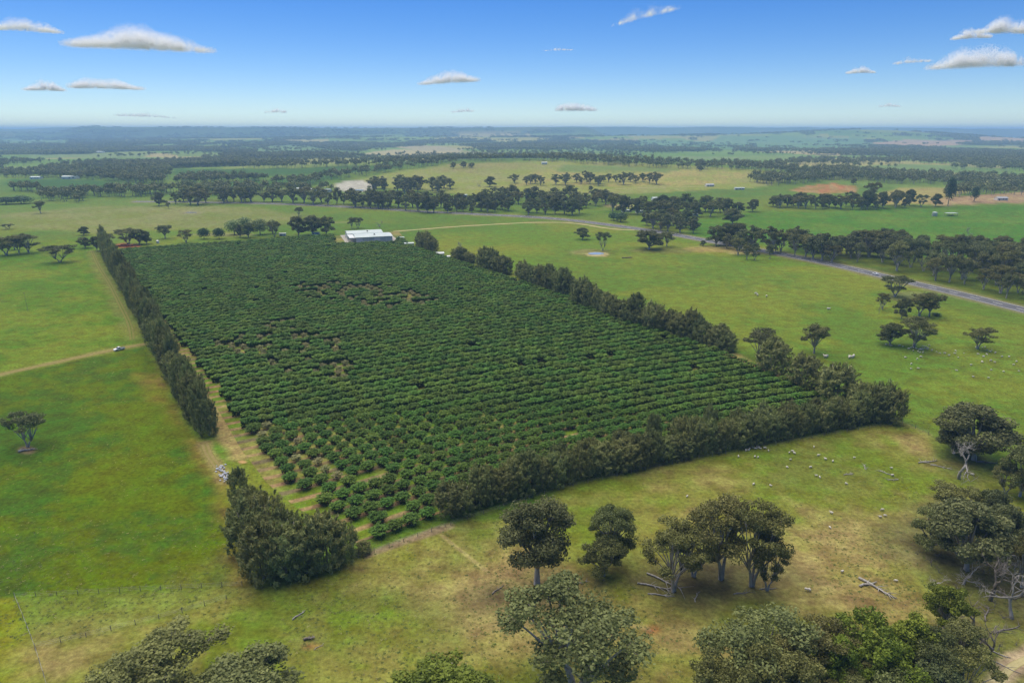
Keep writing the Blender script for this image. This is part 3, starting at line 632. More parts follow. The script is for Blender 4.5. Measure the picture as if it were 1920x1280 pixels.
for q in vis:
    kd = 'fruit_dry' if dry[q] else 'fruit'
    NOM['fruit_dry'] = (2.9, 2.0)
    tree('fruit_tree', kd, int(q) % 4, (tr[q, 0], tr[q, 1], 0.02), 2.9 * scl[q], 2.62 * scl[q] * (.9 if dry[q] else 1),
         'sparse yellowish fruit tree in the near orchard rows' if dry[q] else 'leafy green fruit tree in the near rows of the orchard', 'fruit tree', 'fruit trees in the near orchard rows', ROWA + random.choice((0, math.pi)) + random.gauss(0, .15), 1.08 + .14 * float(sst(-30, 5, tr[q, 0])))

def scatter(name, label, pts, scs, rots, idx, protos, cat=None, kind='stuff', group=None):
    """one object carrying many small trees on its points"""
    me = bpy.data.meshes.new(name); n = len(pts); me.vertices.add(n); me.vertices.foreach_set('co', np.asarray(pts, np.float32).ravel())
    a = me.attributes.new('sc', 'FLOAT_VECTOR', 'POINT'); a.data.foreach_set('vector', np.asarray(scs, np.float32).ravel())
    a = me.attributes.new('rz', 'FLOAT_VECTOR', 'POINT'); rr = np.zeros((n, 3), np.float32); rr[:, 2] = rots; a.data.foreach_set('vector', rr.ravel())
    a = me.attributes.new('pi', 'INT', 'POINT'); a.data.foreach_set('value', np.asarray(idx, np.int32))
    col = bpy.data.collections.new(name + '_kinds')
    for k, m in enumerate(protos):
        col.objects.link(bpy.data.objects.new('%s_kind_%02d' % (name, k), m))
    g = bpy.data.node_groups.new(name, 'GeometryNodeTree')
    g.interface.new_socket('Geometry', in_out='INPUT', socket_type='NodeSocketGeometry'); g.interface.new_socket('Geometry', in_out='OUTPUT', socket_type='NodeSocketGeometry')
    N = g.nodes; L = g.links; gi = N.new('NodeGroupInput'); go = N.new('NodeGroupOutput'); ip = N.new('GeometryNodeInstanceOnPoints')
    ci = N.new('GeometryNodeCollectionInfo'); ci.inputs['Collection'].default_value = col; ci.inputs['Separate Children'].default_value = True; ci.inputs['Reset Children'].default_value = True
    def na(nm, ty):
        q = N.new('GeometryNodeInputNamedAttribute'); q.data_type = ty; q.inputs['Name'].default_value = nm; return q.outputs['Attribute']
    mp = N.new('GeometryNodeMeshToPoints')
    L.new(gi.outputs[0], mp.inputs[0]); L.new(mp.outputs[0], ip.inputs['Points']); L.new(ci.outputs[0], ip.inputs['Instance']); ip.inputs['Pick Instance'].default_value = True
    L.new(na('pi', 'INT'), ip.inputs['Instance Index']); L.new(na('rz', 'FLOAT_VECTOR'), ip.inputs['Rotation']); L.new(na('sc', 'FLOAT_VECTOR'), ip.inputs['Scale'])
    L.new(ip.outputs[0], go.inputs[0])
    o = link(name, me); md = o.modifiers.new('trees', 'NODES'); md.node_group = g
    return tag(o, label, cat, group, kind)
rest = o_[300:]
def fruit_far(seed, mt='orchard'):
    global rng
    if mt != 'orchard': t, c = fruit(seed, 2.5, 2.0, 40, 9, mt, 1.1); return c
    keep = rng; rng = np.random.default_rng(seed); b = MB(); q = 420; Lx, Wy, Hh = 2.75, 1.75, 2.75
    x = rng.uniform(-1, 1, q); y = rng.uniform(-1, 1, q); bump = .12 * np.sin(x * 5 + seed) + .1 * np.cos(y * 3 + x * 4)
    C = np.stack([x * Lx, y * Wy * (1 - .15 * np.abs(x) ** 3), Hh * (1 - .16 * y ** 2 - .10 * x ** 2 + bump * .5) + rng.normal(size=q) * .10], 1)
    b.cards(C, rng.normal(size=(q, 3)) * .38 + [0, 0, 1], rng.uniform(.3, .5, q), rng.uniform(.5, .9, q), .45 + .55 * rng.random(q))  # top cards: sunlit row tops put into a bright tint
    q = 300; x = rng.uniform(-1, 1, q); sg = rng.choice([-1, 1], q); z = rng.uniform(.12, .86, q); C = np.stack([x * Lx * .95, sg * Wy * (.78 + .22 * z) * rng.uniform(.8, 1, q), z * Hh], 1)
    b.cards(C, rng.normal(size=(q, 3)) * .4 + np.stack([x * 0, sg, x * 0], 1), rng.uniform(.35, .55, q), rng.uniform(.55, .95, q), rng.random(q) * .12)  # side cards: shade of the row fronts put into a dark tint
    m = b.mesh('hedge_tree', M[mt]); rng = keep; return m
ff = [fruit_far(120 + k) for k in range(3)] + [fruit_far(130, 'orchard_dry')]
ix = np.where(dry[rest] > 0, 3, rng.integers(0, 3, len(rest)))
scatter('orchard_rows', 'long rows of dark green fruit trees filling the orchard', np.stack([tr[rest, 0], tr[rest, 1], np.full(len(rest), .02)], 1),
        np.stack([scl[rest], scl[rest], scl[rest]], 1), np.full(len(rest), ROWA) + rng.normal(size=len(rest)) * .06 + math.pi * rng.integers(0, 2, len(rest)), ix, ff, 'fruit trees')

def tuft(seed, c1, c2, h, r, n=9):
    global rng
    keep = rng; rng = np.random.default_rng(seed); b = MB(); a = rng.uniform(0, 6.283, n); C = np.stack([np.cos(a) * r * rng.random(n), np.sin(a) * r * rng.random(n), rng.uniform(.1, .5, n) * h], 1)
    C[:, 2] *= .5; b.cards(C, rng.normal(size=(n, 3)) * .35 + [0, 0, 1.], r * .45, r * .8, rng.random(n), axis=rng.normal(size=(n, 3))); k = 'tuft%d' % seed
    M[k] = leaf_mat('tuft_leaves_%d' % seed, c1, c2, .3, .2); m = b.mesh('tuft', M[k]); rng = keep; return m
TF = [tuft(141, (.09, .12, .018), (.17, .21, .035), .22, .34), tuft(142, (.20, .18, .07), (.34, .30, .14), .2, .3), tuft(143, (.07, .105, .02), (.13, .17, .035), .3, .38), tuft(144, (.14, .16, .035), (.24, .25, .07), .2, .36)]
uv = np.stack([rng.uniform(-60, 1980, 60000), 520 + 780 * rng.random(60000) ** .8], 1); dv = np.array([ray(*k) for k in uv]); tt = -CAM_H / dv[:, 2]; gx = dv[:, 0] * tt; gy = dv[:, 1] * tt
op = np.vstack([OL, OR[::-1], NEAR[::-1]]); kp = ~inside(gx, gy, np.vstack([OL, OR[::-1]])) & ~inside(gx, gy, op) & (fbm(gx, gy, 22, 61, 3) + .5 * rng.random(len(gx)) > .93)
for kk in ('left_track', 'path', 'sandy', 'right', 'worn'): kp &= seg_dist(gx, gy, pxl(TR[kk])) > 2
gx, gy = gx[kp], gy[kp]; n = len(gx); sc_ = rng.uniform(.4, 1.1, n) * (1 + .3 * sst(200, 450, np.hypot(gx, gy)))
scatter('grass_tufts', 'tufts and weeds scattered over the paddock grass', np.stack([gx, gy, H(gx, gy)], 1), np.stack([sc_, sc_, sc_], 1), rng.uniform(0, 6.28, n), np.where(rng.random(n) < .1, 1, rng.choice([0, 2, 3], n)), TF)

# ------------------------------------------------------------------ windbreaks
def along(P, step, off=0, jit=.5):
    L = resample(chaikin(pxl(P)[:, :2], 2), step); N = side(L); return L + N * off + rng.normal(size=L.shape) * jit
def hedge(P, step, off, h0, h1, rr, label, group, hj=.17, rows=1, name='sheoak_tree'):
    L = along(P, step, off)
    for i, q in enumerate(L):
        f = i / max(1, len(L) - 1); h = (h0 + (h1 - h0) * f) * random.gauss(1, hj)
        tree(name, 'sheoak', random.randrange(4), (q[0], q[1], float(H(*q))), h, rr * random.gauss(1, .14), label, 'tree', group)
LW = [(186, 470), (207, 512), (228, 552), (252, 594), (271, 627), (288, 668), (306, 704), (328, 752), (352, 795), (374, 826)]
hedge(LW, 4.6, 3.6, 17.5, 16.5, 3.5, 'dark olive she-oak in the tall windbreak left of the orchard', 'she-oaks of the left windbreak')
BW = [(850, 975), (1060, 912), (1280, 864), (1480, 827), (1676, 788)]
hedge(BW, 4.2, 3.2, 10.2, 11, 3.4, 'dark olive she-oak in the windbreak along the near edge of the orchard', 'she-oaks of the near windbreak')
hedge([(1060, 895), (1280, 850), (1480, 815), (1640, 785)], 11, 4.6, 10, 10.6, 2.9, 'dark olive she-oak in the windbreak along the near edge of the orchard', 'she-oaks of the near windbreak')
for u, vb, vt, wd, lab in ((452, 950, 872, 40, 'slim dark she-oak at the top end of the corner clump beside the bare path'), (474, 990, 905, 66, 'olive she-oak behind the slim dark one in the corner clump'), (470, 1040, 935, 80, 'tall dark she-oak on the paddock side of the corner clump'),
                           (500, 1020, 915, 80, 'broad olive she-oak in the middle of the corner clump'), (497, 1085, 965, 84, 'front she-oak where the corner clump meets the fence'), (535, 1080, 975, 80, 'dark she-oak just right of the front corner tree'),
                           (575, 1072, 962, 80, 'dark she-oak near the middle of the front side of the corner clump'), (612, 1062, 955, 78, 'broad dark she-oak near the orchard end of the corner clump'), (645, 1048, 972, 56, 'last she-oak of the corner clump beside the gap in the windbreak'), (540, 1035, 950, 60, 'she-oak tucked behind the front side of the corner clump')):
    p, h = top_h(u, vb, vt + 6); tree('sheoak_tree', 'sheoak', random.randrange(4), p, h, wd * .44 * mpp(p), lab)
p, h = top_h(682, 1036, 1016); tree('young_sheoak', 'sheoak', 1, p, max(h, 3), 1.8, 'small young she-oak beside the gap at the orchard corner')
for P, v0, v1, rr, step, lab in (([(783, 467), (807, 475)], 15, 14, 4.8, 4.5, 'dark she-oak in the clump nearest the shed'), ([(849, 488), (877, 495)], 11, 12, 4.6, 5, 'dark she-oak in the second clump from the shed'), ([(902, 506), (942, 515)], 14, 13, 4.6, 4.5, 'dark she-oak in the third clump from the shed'),
                              ([(970, 527), (1062, 560)], 13, 14, 4.6, 4.6, 'dark olive she-oak in the long clump halfway along the right windbreak'), ([(1074, 572), (1134, 596)], 16, 14, 4.4, 4.6, 'dark olive she-oak in the short clump right of the long one'), ([(1148, 602), (1366, 664)], 15, 12.5, 4.4, 4.4, 'dark olive she-oak in the longest row of the right windbreak')):
    hedge(P, step, 3.5, v0, v1, rr, lab, lab.replace('dark she-oak', 'she-oaks').replace('dark olive she-oak', 'she-oaks'))
for u, vb, vt, wd, lab in ((1448, 703, 636, 62, 'round she-oak below the spreading paddock tree, first of three single ones'), (1506, 728, 663, 60, 'round she-oak between two others at the right end of the orchard'), (1566, 752, 680, 72, 'wide she-oak nearest the right corner of the orchard'),
                           (1612, 772, 716, 56, 'she-oak at the back of the right corner clump'), (1645, 786, 722, 60, 'she-oak at the outer side of the right corner clump'), (1672, 792, 724, 46, 'outermost she-oak at the right tip of the near windbreak')):
    p, h = top_h(u, vb, vt); tree('sheoak_tree', 'sheoak', random.randrange(4), p, h, wd * .44 * mpp(p), lab)

# ------------------------------------------------------------------ single trees: foot, top, width in the photograph
ONE = [
 ('big', 0, 1007, 1095, 926, 164, 'large dark grey-green gum with a pale trunk beside the gap in the windbreak'),
 ('big', 1, 1146, 1052, 938, 90, 'slender gum with a rounded head right of the large dark gum'), ('dense', 1, 1132, 1078, 1002, 90, 'low bushy gum over dead branches under the slender gum'),
 ('open', 0, 1262, 1108, 974, 120, 'leaning gum with fallen dead boughs at its foot'), ('open', 1, 1300, 1080, 990, 84, 'smaller gum behind the leaning one with dead boughs'),
 ('open', 2, 1353, 1085, 918, 128, 'tallest many-stemmed gum in the middle of the paddock group'), ('open', 0, 1409, 1098, 934, 118, 'tall forked gum at the right of the paddock group'), ('open', 1, 1438, 1106, 1014, 62, 'small slender gum at the right end of the paddock group'),
 ('open', 1, 1078, 1296, 1106, 210, 'thin-crowned brown-green gum in the foreground near the bare red spot'),
 ('open', 2, 312, 1330, 1198, 185, 'rounded olive gum cut by the bottom edge, taller of two at the left'), ('dense', 1, 470, 1345, 1240, 190, 'low spreading olive gum cut by the bottom edge right of the rounded one'), ('green', 0, 838, 1350, 1246, 170, 'bright green treetop at the middle of the bottom edge'),
 ('open', 1, 1405, 1318, 1146, 170, 'broad brown-olive gum at the left of the bottom right thicket'), ('open', 2, 1490, 1330, 1168, 110, 'olive gum between the broad brown one and the bare-stemmed one'), ('open', 0, 1545, 1310, 1160, 110, 'thin grey-brown gum with bare stems in the bottom right thicket'),
 ('green', 1, 1620, 1312, 1150, 120, 'bright yellow-green gum in the middle of the bottom right thicket'), ('green', 0, 1690, 1290, 1146, 110, 'bright green gum beside the yellow-green one in the thicket'), ('green', 0, 1768, 1190, 1090, 90, 'bright green rounded gum standing above the thicket beside the dry scrub'),
 ('dense', 1, 1795, 1240, 1150, 90, 'dull green bush between the bright rounded gum and the dead tree'), ('open', 0, 1790, 1318, 1198, 96, 'olive-headed group of thin pale stems at the right of the thicket'), ('green', 1, 1640, 1350, 1220, 110, 'dark green gum low in the bottom right thicket'), ('dense', 0, 1720, 1350, 1230, 120, 'dark bushy gum low in the thicket beside the pale stems'), ('open', 1, 1580, 1350, 1230, 100, 'sparse gum at the bottom edge below the bright ones'),
 ('open', 2, 1450, 1390, 1205, 120, 'brown-green gum low at the bottom edge in front of the broad brown-olive one'), ('dense', 1, 1672, 1400, 1255, 120, 'dark gum cut by the bottom edge under the bright thicket trees'), ('open', 0, 1345, 1400, 1225, 110, 'olive gum at the left foot of the bottom right thicket'), ('green', 0, 1560, 1330, 1185, 90, 'fresh green gum at the left shoulder of the yellow-green one'), ('open', 1, 1735, 1310, 1170, 90, 'dull olive gum right of the bright green pair in the thicket'),
 ('dense', 0, 1858, 1000, 912, 80, 'rounded dark gum behind the spreading one at the scrub edge'),
 ('dense', 0, 1826, 862, 756, 150, 'great domed dark gum with a dead white tree in front'), ('dense', 1, 1788, 850, 800, 84, 'low left part of the domed gum, a bushy gum of its own'),
 ('dense', 1, 1912, 930, 826, 90, 'dark gum cut by the right edge below the domed one'), ('open', 1, 1885, 925, 868, 50, 'small gum left of the dark one at the right edge'), ('open', 0, 1782, 985, 900, 90, 'brownish leafy gum top behind the dark spreading gum'), ('dense', 0, 1812, 1068, 936, 160, 'dark spreading gum at the edge of the dry scrub'),
 ('dense', 1, 1746, 1030, 944, 88, 'dark green gum at the left front of the scrub trees'), ('dense', 0, 1880, 1040, 940, 90, 'grey-green gum behind the bare trees at the right edge'), ('open', 2, 1915, 1100, 985, 60, 'thin dark gum cut by the right edge among bare trees'),
 ('umbrella', 0, 52, 838, 768, 72, 'old gum with white forked trunk and torn roots in the left paddock'),
 ('umbrella', 0, 1420, 672, 613, 72, 'flat spreading gum behind the first single she-oak'), ('umbrella', 1, 1526, 662, 605, 62, 'fan-shaped gum standing alone in the right paddock'), ('dense', 1, 1668, 647, 600, 50, 'bushy gum left of the one with sheep beneath'), ('open', 1, 1713, 651, 590, 64, 'forked gum with sheep resting beneath'), ('open', 2, 1832, 654, 608, 50, 'crooked half-bare gum standing alone near the right edge'),
 ('open', 0, 1654, 580, 546, 24, 'thin half-dead gum left of the roadside paddock group'), ('open', 1, 1678, 556, 513, 52, 'dark spreading gum near the highway beside the white car'), ('dense', 0, 1690, 597, 556, 34, 'dark bushy gum in the roadside paddock group'), ('open', 2, 1723, 592, 543, 48, 'upright gum in the middle of the roadside paddock group'), ('umbrella', 1, 1742, 593, 546, 56, 'leaning gum with low branches at the right of the roadside paddock group'),
 ('dense', 0, 1092, 449, 426, 30, 'rounded gum left of the one by the little dam'), ('umbrella', 0, 1130, 470, 432, 26, 'single-stemmed gum beside the little dam'), ('dense', 1, 1217, 467, 428, 62, 'wide dark gum in the paddock beside the highway'), ('umbrella', 1, 1250, 462, 432, 36, 'paler gum touching the wide dark one beside the highway'),
 ('umbrella', 0, 113, 491, 456, 54, 'dark umbrella-shaped gum above the left paddock'), ('open', 2, 12, 478, 438, 44, 'big dark gum cut by the left edge'), ('open', 0, 36, 475, 437, 26, 'slim gum right of the one at the left edge'), ('open', 1, 54, 474, 434, 42, 'tall forked gum with a ragged head near the left edge'), ('open', 2, 28, 468, 445, 22, 'small dark gum between the trees at the left edge'),
 ('dense', 0, 157, 441, 424, 22, 'small round dark tree near the top end of the left windbreak'), ('dense', 1, 160, 465, 442, 28, 'low bushy gum beside the top end of the left windbreak'), ('dense', 1, 182, 470, 440, 22, 'dark gum touching the top end of the left windbreak'), ('umbrella', 0, 201, 458, 437, 28, 'pale gum behind the top end of the left windbreak'),
 ('open', 1, 241, 459, 425, 40, 'left gum of the pair behind the far orchard edge'), ('dense', 1, 262, 458, 426, 40, 'right gum of the pair behind the far orchard edge'), ('dense', 0, 275, 458, 432, 20, 'slim gum attached to the pair behind the orchard'), ('umbrella', 1, 310, 447, 420, 34, 'single round gum behind the far orchard edge'), ('open', 0, 349, 455, 428, 26, 'pale sparse gum behind the far orchard edge'),
 ('umbrella', 1, 76, 400, 375, 26, 'lone gum standing in the pale upper left field'), ('umbrella', 0, 15, 430, 419, 20, 'small low tree in the upper left field'), ('dense', 0, 298, 386, 359, 28, 'dark gum at the back of the upper left field'), ('umbrella', 1, 316, 391, 378, 12, 'tiny tree beside the dark gum at the back of the field'),
 ('dense', 1, 560, 442, 402, 38, 'left gum of the dark trio left of the shed'), ('dense', 0, 588, 440, 402, 44, 'middle gum of the dark trio left of the shed'), ('dense', 1, 612, 440, 402, 36, 'right gum of the dark trio left of the shed'), ('umbrella', 0, 560, 405, 387, 18, 'small gum standing behind the dark trio'),
 ('umbrella', 1, 660, 429, 406, 18, 'left gum of the pair behind the shed'), ('umbrella', 0, 671, 428, 406, 20, 'right gum of the pair behind the shed'), ('dense', 1, 466, 446, 414, 30, 'reddish-brown gum among the pale willows'), ('dense', 0, 450, 445, 420, 20, 'dark gum left of the reddish-brown one'), ('open', 1, 515, 444, 412, 24, 'dark upright tree at the right of the pale willows'),
 ('dense', 0, 1374, 420, 390, 42, 'rounded dark gum standing forward of the farmhouse trees'), ('dense', 1, 1382, 404, 376, 30, 'dark gum behind the rounded one below the farm'), ('dense', 1, 1411, 397, 371, 26, 'lone dark gum at the edge of the bright green field'),
 ('open', 2, 1634, 372, 338, 26, 'tall two-tiered gum right of the red earth'), ('dense', 1, 1600, 346, 333, 12, 'small dark tree above the red earth'), ('open', 1, 1727, 388, 362, 20, 'slim gum left of a denser one by the straw coloured field'), ('dense', 0, 1753, 387, 362, 22, 'dense gum beside the dark leaning pine'),
 ('dense', 1, 1312, 321, 309, 14, 'lone dark tree on the straw coloured hill'), ('dense', 0, 918, 350, 330, 24, 'dark twin-stemmed tree below the hill'), ('dense', 1, 850, 316, 303, 13, 'left tree of three on the crest of the hill'), ('dense', 0, 869, 315, 302, 14, 'middle tree of three on the crest of the hill'), ('dense', 1, 884, 315, 304, 16, 'bushy right tree of three on the crest of the hill'),
 ('dense', 0, 1318, 461, 450, 13, 'small lone bush-like gum on the highway verge'), ('dense', 1, 910, 368, 353, 20, 'round gum left of the wooded bank below the hill'), ('dense', 0, 1108, 358, 348, 11, 'small round gum near the pale farm road'),
]
for kd, ix, u, vb, vt, wd, lab in ONE:
    if vb > 1280: wd *= 1.18
    p, h = top_h(u, vb, vt); tree('gum_tree', kd, ix, p, h * .98, wd * .46 * mpp(p), lab)
for kd, ix, u, vb, vt, wd, nm, lab in ((
    'shrub', 0, 383, 448, 426, 26, 'shade_tree', 'dark green round tree left of its twin by the farm buildings'), ('shrub', 0, 411, 448, 426, 26, 'shade_tree', 'dark green round tree right of its twin by the farm buildings'), ('shrub', 1, 440, 440, 410, 38, 'willow', 'pale green willow at the left of the willow clump'), ('shrub', 1, 488, 440, 408, 40, 'willow', 'pale green willow in the middle of the willow clump'),
    ('shrub', 1, 512, 438, 410, 26, 'willow', 'pale green willow at the right of the willow clump'), ('shrub', 1, 458, 425, 406, 34, 'willow', 'pale green willow at the back of the willow clump'), ('shrub', 0, 1150, 413, 397, 24, 'shrub', 'dark green shrub left of the larger one beside the highway'), ('shrub', 0, 1164, 416, 398, 30, 'shrub', 'larger dark green shrub beside the highway bend'), ('shrub', 2, 1777, 386, 352, 22, 'pine_tree', 'dark leaning pine beside the straw coloured field'), ('shrub', 2, 1783, 372, 350, 18, 'pine_tree', 'dark pine behind the leaning one'), ('shrub', 2, 1826, 378, 360, 22, 'pine_tree', 'dark pine beside the farm garden'),
    ('shrub', 0, 12, 383, 368, 44, 'shrub', 'bright green thicket shrub at the far left edge'), ('shrub', 0, 40, 382, 366, 44, 'shrub', 'bright green thicket shrub right of the one at the far left edge'), ('shrub', 0, 1755, 592, 586, 20, 'shrub', 'low grey bush beside the leaning roadside gum')):
    p, h = top_h(u, vb, vt); tree(nm, kd, ix, p, h, wd * .5 * mpp(p), lab, cat='tree' if 'shrub' not in nm else 'shrub')
for ix, u, vb, vt, wd, lab in ((0, 1798, 897, 800, 100, 'dead white branching tree in front of the domed gum'), (3, 1856, 1125, 985, 120, 'tall grey leafless tree in the dry scrub'), (2, 1856, 1222, 1120, 130, 'dark leaning dead tree beside the sandy track'), (1, 1805, 1095, 1040, 70, 'pale dead tree top lying low behind the bright rounded gum'), (3, 1905, 1090, 985, 70, 'grey leafless tree at the right edge'), (0, 1898, 1160, 1040, 110, 'broad pale dead tree between the leafless trees at the right edge'), (2, 1826, 1170, 1085, 90, 'brown leafless tree just right of the bright rounded gum'), (1, 1880, 1060, 960, 90, 'grey leafless tree in front of the grey-green gum at the right edge'), (1, 1752, 1098, 1068, 50, 'low brown leafless bush at the edge of the scrub'),
                           (0, 1180, 500, 478, 22, 'pale leafless tree behind the bare twig') if 0 else (0, 862, 478, 445, 24, 'pale leafless tree above the second she-oak clump'), (1, 711, 426, 409, 20, 'grey leafless tree right of the pair behind the shed'), (0, 1812, 447, 418, 18, 'pale dead tree standing on the bright green field'), (1, 1686, 474, 444, 22, 'white-trunked dead tree among the roadside gums'), (0, 1648, 588, 562, 10, 'broken pale dead trunk near the roadside paddock group'), (1, 897, 350, 338, 14, 'grey leafless tree left of the twin-stemmed tree')):
    p, h = top_h(u, vb, vt); tree('dead_tree', 'bare', ix, p, h * 1.05, wd * .5 * mpp(p), lab)

_sc = [bare(300 + k, 3.2, 3, 1.3, 'dark_dead') for k in range(3)]; P_['scrub'] = _sc; NOM['scrub'] = (3.2, 1.9)
SCP = np.array([(1700, 1010), (1790, 985), (1930, 960), (1930, 1225), (1860, 1235), (1830, 1130), (1740, 1090)], float); k = 0
while k < 46:
    u, v = random.uniform(1700, 1930), random.uniform(960, 1235)
    if inside(np.array([u]), np.array([v]), SCP)[0]:
        k += 1; tree('dry_bush', 'scrub', k, px(u, v), random.uniform(1.6, 3.6), random.uniform(1.2, 2.4), 'grey leafless bush in the dry scrub at the right edge', 'bush', 'leafless bushes of the dry scrub')

# ------------------------------------------------------------------ tree belts: every tree its own object
def belt(P, n, hpx, lab, group, kinds=('mid',), wr=.42, jit=.12, nm='gum_tree', hj=.18):
    L = pxl(P)[:, :2]; lo = L.min(0); hi = L.max(0); pts = []
    u0 = min(a for a, b in P); u1 = max(a for a, b in P); v0 = min(b for a, b in P); v1 = max(b for a, b in P)
    g = 0; PP = np.array(P, float)
    while len(pts) < n and g < 4000:
        g += 1; u = random.uniform(u0, u1); v = random.uniform(v0, v1)
        if not inside(np.array([u]), np.array([v]), PP)[0]: continue
        if g < 2500 and any(abs(u - a) < hpx * .42 and abs(v - b) < hpx * .16 for a, b in pts): continue
        pts.append((u, v))
    for u, v in pts:
        hp = hpx * random.gauss(1, hj); p, h = top_h(u, v, v - hp); h = min(max(h, 6), 24); wr_ = wr * (1.12 if kinds == ('mid',) else 1.0)
        tree(nm, random.choice(kinds), random.randrange(4), p, h, h * wr_ * random.gauss(1, jit), lab, 'tree', group)
G1 = 'grey-green gum in the roadside wood across the highway'
belt([(1555, 484), (1600, 474), (1700, 482), (1740, 497), (1800, 488), (1930, 515), (1930, 570), (1870, 557), (1780, 534), (1690, 510), (1600, 492)], 38, 48, G1, 'gums in the roadside wood across the highway', ('mid', 'open', 'umbrella'), .40)
belt([(1550, 478), (1610, 462), (1690, 466), (1725, 476), (1700, 488), (1610, 484)], 14, 40, 'olive gum at the back of the roadside wood beside the green field', 'gums at the back of the roadside wood', ('open', 'dense'), .42)
belt([(1780, 486), (1820, 470), (1930, 492), (1930, 520), (1850, 510)], 14, 44, 'brownish gum at the back of the roadside wood near the right edge', 'brownish gums near the right edge', ('open', 'dense'), .42)
belt([(1336, 462), (1360, 448), (1408, 456), (1412, 470), (1370, 470)], 9, 40, 'dark gum in the clump where the highway leaves the bend', 'gums in the clump by the highway', ('dense', 'mid'), .45)
belt([(1430, 480), (1480, 462), (1540, 470), (1560, 492), (1500, 482), (1450, 474)], 13, 40, 'brown-green gum in the thin roadside group across the highway', 'gums in the thin roadside group', ('open', 'mid'), .42)
belt([(1370, 482), (1388, 474), (1440, 480), (1452, 488), (1400, 488)], 6, 30, 'slim gum on the near verge of the highway', 'slim gums on the near verge', ('open', 'umbrella'), .32)
belt([(1200, 426), (1212, 416), (1262, 422), (1310, 430), (1304, 442), (1260, 438), (1224, 431)], 13, 30, 'dark gum in the clump inside the highway bend', 'gums in the clump inside the bend', ('dense', 'mid'), .45)
belt([(1140, 402), (1150, 390), (1260, 394), (1370, 396), (1366, 407), (1250, 408)], 26, 30, 'dark gum in the belt sheltering the white sheds', 'gums sheltering the white sheds', ('mid', 'dense'), .42)
belt([(1442, 390), (1452, 384), (1600, 386), (1706, 384), (1706, 393), (1560, 393)], 30, 25, 'dark gum in the long row along the top of the bright green field', 'gums along the top of the bright green field', ('mid', 'dense'), .44)
belt([(986, 404), (992, 398), (1090, 400), (1066, 406)], 8, 28, 'dark gum in the small group above the highway', 'gums in the small group above the highway', ('mid', 'dense'), .44)
belt([(924, 384), (940, 374), (1030, 376), (1130, 372), (1140, 388), (1040, 394), (970, 384)], 26, 26, 'dark gum on the wooded bank below the hill', 'gums on the wooded bank below the hill', ('mid',), .46)
belt([(800, 399), (812, 388), (930, 388), (956, 396), (900, 400)], 22, 27, 'dark gum in the dense belt left of the small group above the highway', 'gums in the dense belt above the highway', ('mid', 'dense'), .42)
belt([(420, 380), (430, 374), (560, 378), (700, 384), (800, 390), (790, 397), (640, 387), (500, 381)], 34, 30, 'dark gum in the long belt along the far highway', 'gums in the long belt along the far highway', ('mid',), .42)
belt([(320, 382), (335, 374), (420, 374), (424, 382), (370, 386)], 9, 28, 'dark gum at the left end of the far highway belt', 'gums at the left end of the far highway belt', ('mid',), .45)
belt([(686, 360), (700, 350), (840, 352), (860, 360), (780, 364)], 17, 26, 'dark gum in the grove right of the pale dam', 'gums in the grove right of the pale dam', ('mid',), .46)
belt([(955, 347), (960, 342), (1235, 340), (1240, 346), (1080, 349)], 24, 19, 'dark gum in the row at the foot of the hill', 'gums in the row at the foot of the hill', ('mid',), .46)

# ------------------------------------------------------------------ far woods and scattered far trees
def lod(seed, mt, kind):
    global rng
    keep = rng; rng = np.random.default_rng(seed); b = MB()
    if kind == 0:
        b.tube([(0, 0, -.4), (0, 0, 6), (.3, .2, 10)], [.4, .28, .15], 4); q = 90; u = unit(q); cl = np.array([(0, 0, 10.5), (2.4, 1, 9), (-2.2, 1.6, 8.8), (.4, -2.6, 9.2), (-1, 2, 11.5)])[rng.integers(0, 5, q)]
        C = cl + u * [2.8, 2.8, 2.4]; b.cards(C, u + rng.normal(size=(q, 3)) * .4, 1.7, 2.4, rng.random(q), m=1)
    else:
        q = 150; a = rng.uniform(0, 6.283, 7); r = rng.uniform(4, 17, 7); cl = np.stack([np.cos(a) * r, np.sin(a) * r, rng.uniform(7, 10, 7)], 1)[rng.integers(0, 7, q)]
        u = unit(q); C = cl + u * [5, 5, 4]; C[:, 2] = np.maximum(C[:, 2], .5); b.tube([(0, 0, -.5), (0, 0, 8)], [.4, .2], 4)
        b.cards(C, u + rng.normal(size=(q, 3)) * .4, 2.8, 3.8, rng.random(q), m=1)
    m = b.mesh('far_tree', [M['bark'], M[mt]]); rng = keep; return m
LO = [lod(201, 'euca', 0), lod(202, 'euca_grey', 0), lod(203, 'euca', 0), lod(204, 'euca_grey', 1), lod(205, 'euca', 1)]
def ground_pts(P, n):
    PP = np.array(P, float); lo = PP.min(0); hi = PP.max(0); uv = rng.uniform(lo, hi, (n * 4, 2)); uv = uv[inside(uv[:, 0], uv[:, 1], PP)][:n]
    return pxl(uv)
mass = []
